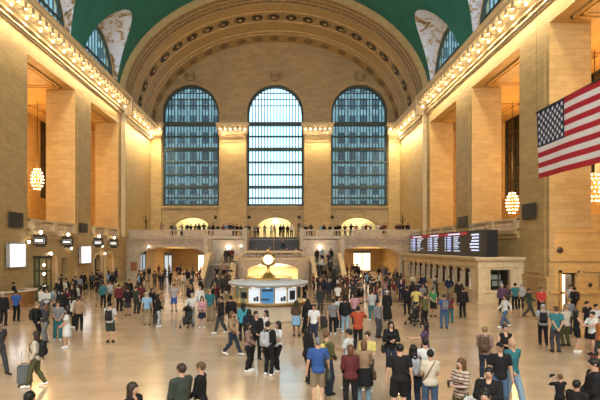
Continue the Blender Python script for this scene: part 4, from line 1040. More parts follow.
POSES = {  # wrists L/R (L is +x), ankles L/R, poles
 'stand': dict(w=((.27,-.03,.87),(-.27,-.01,.87)), a=((.11,.0,.085),(-.11,-.03,.085))),
 'relax': dict(w=((.10,-.22,.98),(-.08,-.23,.99)), a=((.10,-.05,.085),(-.13,.03,.085))),
 'phone': dict(w=((.07,-.30,1.17),(-.09,-.27,1.13)), a=((.10,.0,.085),(-.11,-.04,.085))),
 'phone1': dict(w=((.05,-.31,1.20),(-.27,-.02,.87)), a=((.12,.02,.085),(-.11,-.03,.085))),
 'camera': dict(w=((.09,-.28,1.52),(-.10,-.27,1.50)), a=((.11,.0,.085),(-.11,-.03,.085))),
 'back': dict(w=((.05,.17,.93),(-.06,.18,.95)), a=((.12,.0,.085),(-.12,-.01,.085))),
 'akimbo': dict(w=((.19,-.05,1.03),(-.19,-.05,1.03)), a=((.14,.0,.085),(-.12,-.03,.085))),
 'walk': dict(w=((.25,.20,.95),(-.24,-.26,1.00)), a=((.08,-.31,.095),(-.08,.30,.17))),
 'walk2': dict(w=((.24,-.22,.98),(-.26,.14,.90)), a=((.08,.24,.13),(-.08,-.24,.09))),
 'pull': dict(w=((.24,-.08,.92),(-.36,.10,.90)), a=((.09,-.22,.09),(-.09,.24,.13))),
 'push': dict(w=((.20,-.44,1.03),(-.20,-.44,1.03)), a=((.10,.0,.085),(-.10,.10,.10))),
 'reach': dict(w=((.16,-.46,1.22),(-.20,-.36,1.12)), a=((.10,-.06,.085),(-.12,.08,.085))),
 'point': dict(w=((.55,-.28,1.50),(-.26,-.02,.88)), a=((.12,.0,.085),(-.11,-.03,.085))),
 'lean': dict(w=((.20,-.30,1.10),(-.18,-.32,1.10)), a=((.11,.10,.085),(-.11,.06,.085)), lean=.10),
 'up': dict(w=((.22,-.12,1.80),(-.18,-.22,1.60)), a=((.12,.0,.085),(-.12,.0,.085))),
 'sit': dict(w=((.13,-.30,.72),(-.13,-.30,.72)), a=((.12,-.42,.085),(-.12,-.44,.085)), drop=.40),
}
def skel(pose, fem):
    p = POSES[pose]; dz = -p.get('drop', 0); ln = p.get('lean', 0)
    sw = .165 if fem else .188; hw = .095 if fem else .09
    J = dict(dz=dz, ln=ln, sw=sw)
    for s, i in (('L',0),('R',1)):
        sg = 1 if i == 0 else -1
        hip = np.array((sg*hw, 0, .91+dz)); kn, an = ik(hip, p['a'][i], .43, .415, (sg*.06,-1,.0))
        sh = np.array((sg*sw, -ln, 1.415+dz)); tgt = np.array(p['w'][i], float)
        if abs(tgt[0]) > .2: tgt[0] *= (.93 if fem else 1)
        el, wr = ik(sh, tgt, .285, .255, (sg*.55, .55, -.6))
        J['hip'+s], J['kn'+s], J['an'+s], J['sh'+s], J['el'+s], J['wr'+s] = hip, kn, an, sh, el, wr
    J['neck'] = np.array((0, -ln+.012, 1.46+dz)); J['head'] = np.array((0, -ln*1.25-.005, 1.648+dz))
    return J
def torso(f, J, fem, t, k=.05):
    dz, ln = J['dz'], J['ln']
    f.ell((0,-ln*.7,1.27+dz), ((.150 if fem else .165)+t, (.102 if fem else .112)+t, .215+t), k)
    f.ell((0,-ln*.4,1.08+dz), ((.125 if fem else .142)+t, (.088 if fem else .10)+t, .17+t), k)
    f.ell((0,.005,.93+dz), ((.165 if fem else .155)+t, .112+t, .125+t), k)
    f.cone((J['sw']*.86,-ln,1.405+dz), (-J['sw']*.86,-ln,1.405+dz), .056+t, .056+t, k)
    if fem: f.ell((.07,-ln*.8-.075,1.275+dz), (.062+t,.06+t,.06+t), .04); f.ell((-.07,-ln*.8-.075,1.275+dz), (.062+t,.06+t,.06+t), .04)
def bounds(J, pad=.16):
    P = np.array([v for k, v in J.items() if isinstance(v, np.ndarray)]); lo = P.min(0)-pad; hi = P.max(0)+pad; lo[2] = -.02; hi[1] += .06; lo[1] -= .06; return lo, hi
def foot(J, s):
    an = J['an'+s]; sh = np.array((.0,-1,0)); tilt = max(0, (an[2]-.085)*1.6)
    heel = an+np.array((0,.035,-.045+tilt*.1)); toe = an+np.array((.012*(1 if s == 'L' else -1),-.165,-.052-tilt*.45)); toe[2] = max(toe[2], .03)
    return heel, toe
def body_field(pose, fem, h):
    J = skel(pose, fem); f = Field(*bounds(J), h); hd = J['head']
    torso(f, J, fem, 0)
    f.cone(J['neck']-np.array((0,0,.04)), hd+np.array((0,.012,-.06)), .056 if fem else .062, .050 if fem else .057, .03)
    f.ell(hd+np.array((0,.012,.012)), (.076,.096,.098), .02); f.ell(hd+np.array((0,-.022,-.055)), (.056,.066,.068), .03)
    f.cone(hd+np.array((0,-.088,.005)), hd+np.array((0,-.108,-.028)), .010, .015, .012)
    for s in (1,-1): f.ell(hd+np.array((s*.078,.012,-.01)), (.012,.022,.032), .008)
    for s in 'LR':
        f.cone(J['hip'+s], J['kn'+s], .088, .056, .04); f.cone(J['kn'+s], J['an'+s], .055, .036, .03)
        c = J['kn'+s]*.65+J['an'+s]*.35+np.array((0,.02,0)); f.ell(c, (.050,.055,.11), .03)
        he, to = foot(J, s); f.cone(he, to, .036, .028, .03, fl=(1.15,1,1))
        f.cone(J['sh'+s], J['el'+s], .050, .038, .03); f.cone(J['el'+s], J['wr'+s], .039, .025, .02)
        wr, el = J['wr'+s], J['el'+s]; d = (wr-el)/np.linalg.norm(wr-el); sg = 1 if s == 'L' else -1
        inn = np.array((-sg*1.0,0,0)); inn = inn-(inn@d)*d; inn /= np.linalg.norm(inn)+1e-9
        wd = np.cross(d, inn); palm = wr+d*.05
        f.cone(wr+d*.015, palm+d*.03, .024, .030, .015, fl=None)
        if h < .016:
            r = .0095
            for q, L in ((-.030,.070),(-.010,.080),(.010,.076),(.028,.060)):
                b0 = palm+d*.035+wd*q; m = b0+d*L*.5+inn*.012; e = m+d*L*.35+inn*L*.35
                f.cone(b0, m, r, r, .004); f.cone(m, e, r, r*.85, .002)
            fw = -wd if (wd@np.array((0,-1,0))) < 0 else wd
            b0 = wr+d*.03+fw*.02; f.cone(b0, b0+fw*.025+d*.04+inn*.01, .012, .009, .006)
        else: f.ell(palm+d*.075, (.026,.026,.045), .02)
    return f, J
def sleeve(f, J, s, frac, t, k=.03):
    a, b, c = J['sh'+s], J['el'+s], J['wr'+s]
    if frac <= 1: f.cone(a, a+(b-a)*frac, .048+t, .044+t*1.2, k)
    else: f.cone(a, b, .048+t, .040+t, k); f.cone(b, b+(c-b)*(frac-1), .042+t, .030+t, k)
def top_field(pose, fem, kind, h):
    J = skel(pose, fem); f = Field(*bounds(J), h); dz = J['dz']
    t = {'T':.016,'L':.016,'J':.030,'V':.012,'D':.016,'X':.016}[kind]
    torso(f, J, fem, t)
    fr = {'T':.62,'L':1.9,'J':1.93,'V':0,'D':.5,'X':1.9}[kind]
    for s in 'LR':
        if fr: sleeve(f, J, s, fr, t)
    hem = {'T':.86,'L':.85,'J':.80,'V':.90,'D':.80,'X':.80}[kind]+dz
    if kind in 'DX':
        zt = .48 if kind == 'D' else .12
        f.cone((0,0,.98+dz), (0,.0,zt+.12), .15, .20 if kind == 'D' else .25, .05, fl=(1.15,.95,1)); hem = zt
        if dz < 0: hem = .35
    f.ell((0,.005,.92+dz), ((.165 if fem else .155)+t+.012, .118+t+.01, .13), .03)
    nz = 1.475+dz
    f.cone((0,-J['ln']*1.0-.06,nz+.03), (0,-J['ln']-.10,nz+.01), .062, .07, 0, True)
    if kind == 'V': f.cone((0,-.1,nz), (0,-.14,nz-.06), .06, .07, 0, True)
    f.cutz(hem, 1.50+dz); return f
def bottom_field(pose, fem, kind, h):
    J = skel(pose, fem); f = Field(*bounds(J), h); dz = J['dz']; t = .014
    if kind == 'K':
        f.ell((0,.005,.95+dz), ((.165 if fem else .155)+t, .115+t, .12), .03); f.cone((0,0,.95+dz), (0,0,.62), .14, .19, .05, fl=(1.15,.95,1)); f.cutz(.52 if dz == 0 else .3, 1.02+dz); return f
    f.ell((0,.005,.93+dz), ((.165 if fem else .155)+t, .112+t, .125+t), .03)
    for s in 'LR':
        hi, kn, an = J['hip'+s], J['kn'+s], J['an'+s]
        if kind == 'S': f.cone(hi, hi+(kn-hi)*.92, .092+t, .078+t, .03)
        elif kind == 'H': f.cone(hi, hi+(kn-hi)*.5, .090+t, .085+t, .03)
        elif kind == 'W': f.cone(hi, kn, .092+t, .068+t, .03); f.cone(kn, an+(an-kn)*.02, .068+t, .075+t, .02)
        else: f.cone(hi, kn, .090+t, .060+t, .03); f.cone(kn, an+(kn-an)*.06, .060+t, .050+t, .02); f.ell(kn*.65+an*.35+np.array((0,.02,0)), (.050+t,.055+t,.12), .03)
    f.cutz(None, 1.02+dz)
    if kind == 'S' and dz == 0: f.cutz(.47)
    return f
def shoe_field(pose, fem, h, side):
    J = skel(pose, fem); lo, hi = bounds(J); hi[2] = .34; f = Field(lo, hi, h)
    for s in side:
        he, to = foot(J, s); f.cone(he, to, .046, .036, .02, fl=(1.12,1,1)); f.cone(J['an'+s]+np.array((0,.005,.0)), he, .046, .044, .02)
    f.cutz(0.0); return f
def hair_field(pose, fem, kind, h):
    J = skel(pose, fem); hd = J['head']; lo = hd-np.array((.24,.24,.48)); hi = hd+np.array((.24,.26,.22)); f = Field(lo, hi, min(h,.016))
    V_ = lambda *a: hd+np.array(a)
    if kind == 'n': f.ell(V_(0,.035,.0), (.081,.085,.075), .01); f.ell(V_(0,-.02,.07), (.1,.12,.075), 0, True); return f
    if kind in 'ch':
        f.ell(V_(0,.012,.025), (.087,.108,.098), .01); f.cutz(hd[2]+.025)
        f.cone(V_(.0,-.09,.036), V_(0,-.15,.03), .06, .045, .01, fl=(1.1,1,.22))
        if kind == 'h': f.cone(V_(0,.02,.035), V_(0,.021,.035), .17, .17, .01, fl=(1,1,.09))
        f.ell(V_(0,.045,-.01), (.080,.075,.085), .01); return f
    f.ell(V_(0,.018,.018), (.087,.108,.104), .02)
    if kind == 'm': f.cone(V_(0,.05,-.02), V_(0,.055,-.09), .088, .082, .02)
    if kind == 'l': f.cone(V_(0,.05,.0), V_(0,.075,-.30), .086, .075, .03, fl=(1.05,.8,1)); f.cone(V_(.075,.0,-.02), V_(.085,-.01,-.25), .03, .028, .02); f.cone(V_(-.075,.0,-.02), V_(-.085,-.01,-.25), .03, .028, .02)
    if kind == 'b': f.ell(V_(0,.07,.105), (.045,.045,.04), .02)
    if kind == 'p': f.cone(V_(0,.10,.03), V_(0,.15,-.18), .035, .022, .02)
    f.ell(V_(0,-.105,-.065), (.066,.085,.098), 0, True)
    if kind == 's': f.ell(V_(0,-.03,-.11), (.12,.10,.09), 0, True)
    return f
def to_mesh(P, F, mats, name):
    me = bpy.data.meshes.new(name); me.vertices.add(len(P)); me.vertices.foreach_set('co', P.astype(np.float32).ravel())
    me.loops.add(len(F)*4); me.loops.foreach_set('vertex_index', F.astype(np.int32).ravel())
    me.polygons.add(len(F)); me.polygons.foreach_set('loop_start', np.arange(0, len(F)*4, 4, dtype=np.int32)); me.polygons.foreach_set('loop_total', np.full(len(F), 4, np.int32))
    for m in mats: me.materials.append(m)
    me.update(calc_edges=True); me.polygons.foreach_set('use_smooth', [True]*len(F)); return me
def obj_colour_mat(name, rough, fold=.0, rng=.12, stripes=False, spec=.3):
    m = mat(name, (.5,.5,.5), rough, spec=spec); t = m.node_tree; b = t.nodes['Principled BSDF']; L = t.links.new
    oi = N(t, 'ShaderNodeObjectInfo'); tc = N(t, 'ShaderNodeTexCoord'); n = N(t, 'ShaderNodeTexNoise', Scale=7.0, Detail=3); L(tc.outputs['Object'], n.inputs['Vector'])
    mr = N(t, 'ShaderNodeMapRange'); mr.inputs['To Min'].default_value = 1-rng; mr.inputs['To Max'].default_value = 1+rng; L(n.outputs['Fac'], mr.inputs['Value'])
    mx = N(t, 'ShaderNodeVectorMath', operation='MULTIPLY'); L(oi.outputs['Color'], mx.inputs[0]); L(mr.outputs[0], mx.inputs[1]); out = mx.outputs[0]
    if stripes:
        sp = N(t, 'ShaderNodeSeparateXYZ'); L(tc.outputs['Object'], sp.inputs[0]); k = N(t, 'ShaderNodeMath', operation='MULTIPLY'); k.inputs[1].default_value = 85; L(sp.outputs['Z'], k.inputs[0])
        s_ = N(t, 'ShaderNodeMath', operation='SINE'); L(k.outputs[0], s_.inputs[0]); g = N(t, 'ShaderNodeMath', operation='GREATER_THAN'); g.inputs[1].default_value = .35; L(s_.outputs[0], g.inputs[0])
        q = N(t, 'ShaderNodeMix', data_type='RGBA'); L(g.outputs[0], q.inputs[0]); L(out, q.inputs[6]); q.inputs[7].default_value = (.12,.03,.03,1); out = q.outputs[2]
    L(out, b.inputs['Base Color'])
    if fold:
        w_ = N(t, 'ShaderNodeTexNoise', Scale=9.0, Detail=2, Distortion=1.2); L(tc.outputs['Object'], w_.inputs['Vector'])
        u = N(t, 'ShaderNodeBump', Strength=fold, Distance=.03); L(w_.outputs['Fac'], u.inputs['Height']); L(u.outputs['Normal'], b.inputs['Normal'])
    return m
PM = dict(skin=obj_colour_mat('skin', .5, 0, .05), cloth=obj_colour_mat('woven_cloth', .85, .6), stripe=obj_colour_mat('striped_cloth', .85, .6, stripes=True), hair=obj_colour_mat('hair', .5, .8, .3), shoe=obj_colour_mat('shoe_leather', .5, 0, .1), bag=obj_colour_mat('bag_cloth', .6, .4))
EYE = mat('eye', (.02,.015,.01), .2); LIP = mat('lip', (.35,.12,.10), .5); WHITE = mat('eye_white', (.75,.72,.68), .3)
cache = {}
def gm(key, fn, m, name):
    if key not in cache:
        f = fn(); f = f[0] if isinstance(f, tuple) else f; P, F_ = f.mesh(); cache[key] = to_mesh(P, F_, [m], name)
    return cache[key]
def body_mesh(pose, fem, h):
    key = ('body', pose, fem, h)
    if key in cache: return cache[key]
    f, J = body_field(pose, fem, h); P, F_ = f.mesh(); me = to_mesh(P, F_, [PM['skin'], WHITE, EYE, LIP], 'person')
    if h < .016:
        hd = J['head']; mb = MB()
        for s in (1,-1):
            mb.ball((hd[0]+s*.029, hd[1]-.074, hd[2]+.006), .014, 8, 5, 1); mb.ball((hd[0]+s*.029, hd[1]-.084, hd[2]+.006), .0065, 6, 4, 2)
            mb.rbox((hd[0]+s*.030, hd[1]-.086, hd[2]+.030), .018, .005, .004, 0, 2)
        mb.tube([(hd[0]-.024,hd[1]-.080,hd[2]-.060),(hd[0],hd[1]-.090,hd[2]-.062),(hd[0]+.024,hd[1]-.080,hd[2]-.060)], .006, 6, 3)
        n0 = len(me.vertices); import bmesh
        bm = bmesh.new(); bm.from_mesh(me); vv = [bm.verts.new(p) for p in mb.v]
        for fc, mi in zip(mb.f, mb.m):
            try: q = bm.faces.new([vv[i] for i in fc]); q.material_index = mi; q.smooth = True
            except ValueError: pass
        bm.to_mesh(me); bm.free()
    cache[key] = me; return me
CL = dict(bk=((0.007258,0.007258,0.008525),'black'), wh=((0.5034,0.5034,0.4908),'white'), gy=((0.1443,0.1443,0.1506),'grey'), lg=((0.3036,0.3099,0.3226),'light grey'), dk=((0.03266,0.03393,0.03709),'charcoal'), nv=((0.01143,0.01524,0.03741),'navy'),
 bl=((0.02563,0.06998,0.2284),'blue'), lb=((0.1757,0.3024,0.4291),'light blue'), tl=((0.0239,0.1189,0.138),'teal'), tq=((0.03485,0.2313,0.2883),'turquoise'), gr=((0.03658,0.176,0.06826),'green'), dg=((0.02923,0.03874,0.02923),'dark green'), ol=((0.07013,0.07013,0.02894),'olive'),
 rd=((0.3459,0.03542,0.02909),'red'), mr=((0.09395,0.01791,0.01918),'maroon'), pk=((0.3603,0.1892,0.2209),'pink'), dp=((0.2359,0.1472,0.1282),'dusty pink'), og=((0.3698,0.129,0.03398),'orange'), yl=((0.4153,0.3519,0.1112),'yellow'), cr=((0.4242,0.3799,0.2975),'cream'),
 tn=((0.2618,0.1668,0.09706),'tan'), rs=((.33,.055,.022),'rust'), br=((0.06869,0.04018,0.02434),'brown'), kh=((0.2301,0.1794,0.1161),'khaki'), pp=((0.07114,0.03946,0.08381),'purple'), dj=((0.01745,0.02569,0.0447),'dark denim'), jn=((0.04622,0.08741,0.1508),'denim'), lj=((0.1921,0.2871,0.3632),'pale denim'))
HC = dict(k=((.008,.007,.007),'black'), d=((.03,.018,.012),'dark brown'), b=((.10,.05,.025),'brown'), y=((.22,.14,.065),'blond'), g=((.32,.31,.30),'grey'), w=((.6,.58,.54),'white'), t=((.10,.04,.018),'auburn'), c=((.06,.065,.07),'grey'))
SK = [(.44,.26,.17),(.36,.20,.125),(.50,.31,.22),(.22,.115,.065),(.40,.23,.15),(.12,.06,.035)]
TOPN = dict(T='T-shirt', L='long-sleeved top', J='jacket', V='sleeveless top', D='knee-length dress', X='long robe')
BOTN = dict(P='trousers', S='shorts', H='short shorts', K='skirt', W='wide trousers')
HAIRN = dict(s='short', l='long', m='bobbed', b='bun of', p='ponytail of', n='balding')
PEOPLE = []
def to_world(px, yt, hgt, base=0.0):
    s = (yt-HY)/(CZ-hgt-base) if abs(CZ-hgt-base) > .05 else 8; return s
def person(px, yt, hgt, face, pose, hair, top, bot, shoe='k', skin=None, z=None, y=None, place='', extra='', group=None, wide=1.0, stripe=False):
    """px,yt: where the head top is seen; the ground point follows from the person's height"""
    base = z or 0.0
    if y is None: s = (yt-HY)/(CZ-hgt-base); y = F/s
    s = F/y; x = CX+(px-VX)/s
    hk, hcol = hair[0], hair[1]; fem = hk in 'lmbp' or top[0] in 'DX'
    h = .0125 if s > 24 else (.022 if s > 12.5 else .032)
    if skin is None: skin = random.choice((0,0,1,2,4,4,3)) if z is None else random.choice((0,1,4))
    sc = hgt/1.76
    if pose == 'sit': sc = 1.0
    b = bpy.data.objects.new('person', body_mesh(pose, fem, h)); COL.objects.link(b); b.location = (x, y, base); b.rotation_euler = (0,0,math.radians(face)); b.scale = (sc*wide, sc*wide, sc)
    b.color = (*SK[skin], 1)
    def part(name, key, fn, m, col):
        o = bpy.data.objects.new(name, gm(key, fn, PM[m], name)); COL.objects.link(o); o.parent = b; kf = random.uniform(.88,1.1); o.color = (*[max(0.004, c*kf) for c in col], 1); return o
    tc, tn = CL[top[1:3]]
    part({'T':'t_shirt','L':'shirt','J':'jacket','V':'sleeveless_top','D':'dress','X':'robe'}[top[0]], ('t',pose,fem,top[0],h,stripe), lambda: top_field(pose, fem, top[0], h), 'stripe' if stripe else 'cloth', tc)
    bn = None
    if bot:
        bc, bn = CL[bot[1:3]]; part({'P':'trousers','S':'shorts','H':'shorts','K':'skirt','W':'trousers'}[bot[0]], ('b',pose,fem,bot[0],h), lambda: bottom_field(pose, fem, bot[0], h), 'cloth', bc)
    shc = {'k':(.015,.014,.014),'w':(.65,.64,.62),'b':(.10,.05,.03),'g':(.2,.2,.2)}[shoe]
    for s_ in 'LR': part('shoe', ('s',pose,fem,h,s_), lambda: shoe_field(pose, fem, h, s_), 'shoe', shc)
    ck = CL[hair[1:3]][0] if hk in 'ch' and len(hair) > 2 else HC[hcol][0]
    part('cap' if hk == 'c' else ('hat' if hk == 'h' else 'hair'), ('h',pose,fem,hk,h), lambda: hair_field(pose, fem, hk, h), 'cloth' if hk in 'ch' else 'hair', ck)
    hn = '' if hk in 'ch' else HC[hcol][1]+' hair'
    if hk in 'ch': hn = (CL[hair[1:3]][1] if len(hair) > 2 else 'grey')+(' cap' if hk == 'c' else ' hat')
    PEOPLE.append(dict(o=b, px=px, y=y, x=x, top=tn+' '+TOPN[top[0]], bot=(bn+' '+BOTN[bot[0]]) if bot else '', hair=hn, long=hk in 'l', place=place, extra=extra, z=z, group=group))
    b['category'] = 'person'; b['group'] = group or 'people in the hall'
    if group: b['group'] = group
    return b
def local(b, p):
    """point in the person's frame to the world"""
    a = b.rotation_euler[2]; s = b.scale[2]; w_ = b.scale[0]
    return Vector((b.location.x+w_*(p[0]*math.cos(a)-p[1]*math.sin(a)), b.location.y+w_*(p[0]*math.sin(a)+p[1]*math.cos(a)), b.location.z+s*p[2]))
def mesh_thing(name, label, cat, b, mb_parts, at=(0,0,0)):
    root = empty(name, b.location, b.rotation_euler[2]); root.scale = b.scale; tag(root, label, cat)
    for nm, fld, m, col in mb_parts:
        if isinstance(fld, MB): o = fld.build(nm, PM[m] if m in PM else M[m], root, True)
        else:
            P, F_ = fld.mesh(); o = bpy.data.objects.new(nm, to_mesh(P, F_, [PM[m]], nm)); COL.objects.link(o); o.parent = root
        if col: o.color = (*col, 1)
    return root
def backpack(b, col, label, small=False):
    f = Field((-.24,.02,.85), (.24,.42,1.52), .014); k = .85 if small else 1
    f.cone((.07,.20,1.05), (.07,.20,1.36), .095*k, .085*k, .04); f.cone((-.07,.20,1.05), (-.07,.20,1.36), .095*k, .085*k, .04); f.ell((0,.29,1.12), (.10*k,.05,.10), .02)
    mb = MB()
    for s in (-1,1): mb.tube([(s*.10,.16,1.42),(s*.12,.06,1.475),(s*.125,-.05,1.46),(s*.125,-.145,1.36),(s*.13,-.15,1.22),(s*.15,-.08,1.10),(s*.14,.14,1.03)], .016, 6)
    h = MB(); h.tube([(-.03,.17,1.45),(0,.17,1.49),(.03,.17,1.45)], .010, 6)
    return mesh_thing('backpack', label, 'backpack', b, [('bag_body', f, 'bag', CL[col][0]), ('straps', mb, 'bag', [c*.8 for c in CL[col][0]]), ('handle', h, 'bag', CL[col][0])])
def shoulder_bag(b, col, label, side=1, big=1.0, strap=True):
    f = Field((side*.25-.22,-.24,.60), (side*.25+.22,.24,1.12), .014)
    f.cone((side*.26,-.09*big,.88), (side*.26,.09*big,.88), .07, .07, .03, fl=(.7,1,1)); f.cone((side*.26,-.10*big,.78), (side*.26,.10*big,.78), .09*big, .09*big, .03, fl=(.6,1,1))
    mb = MB(); mb.tube([(side*.25,-.10,.92),(side*.20,-.12,1.2),(side*.11,-.06,1.462),(side*.11,.04,1.468),(side*.20,.12,1.2),(side*.25,.10,.92)], .010, 6)
    return mesh_thing('shoulder_bag', label, 'bag', b, [('bag_body', f, 'bag', CL[col][0]), ('strap', mb, 'bag', [c*.8 for c in CL[col][0]])])
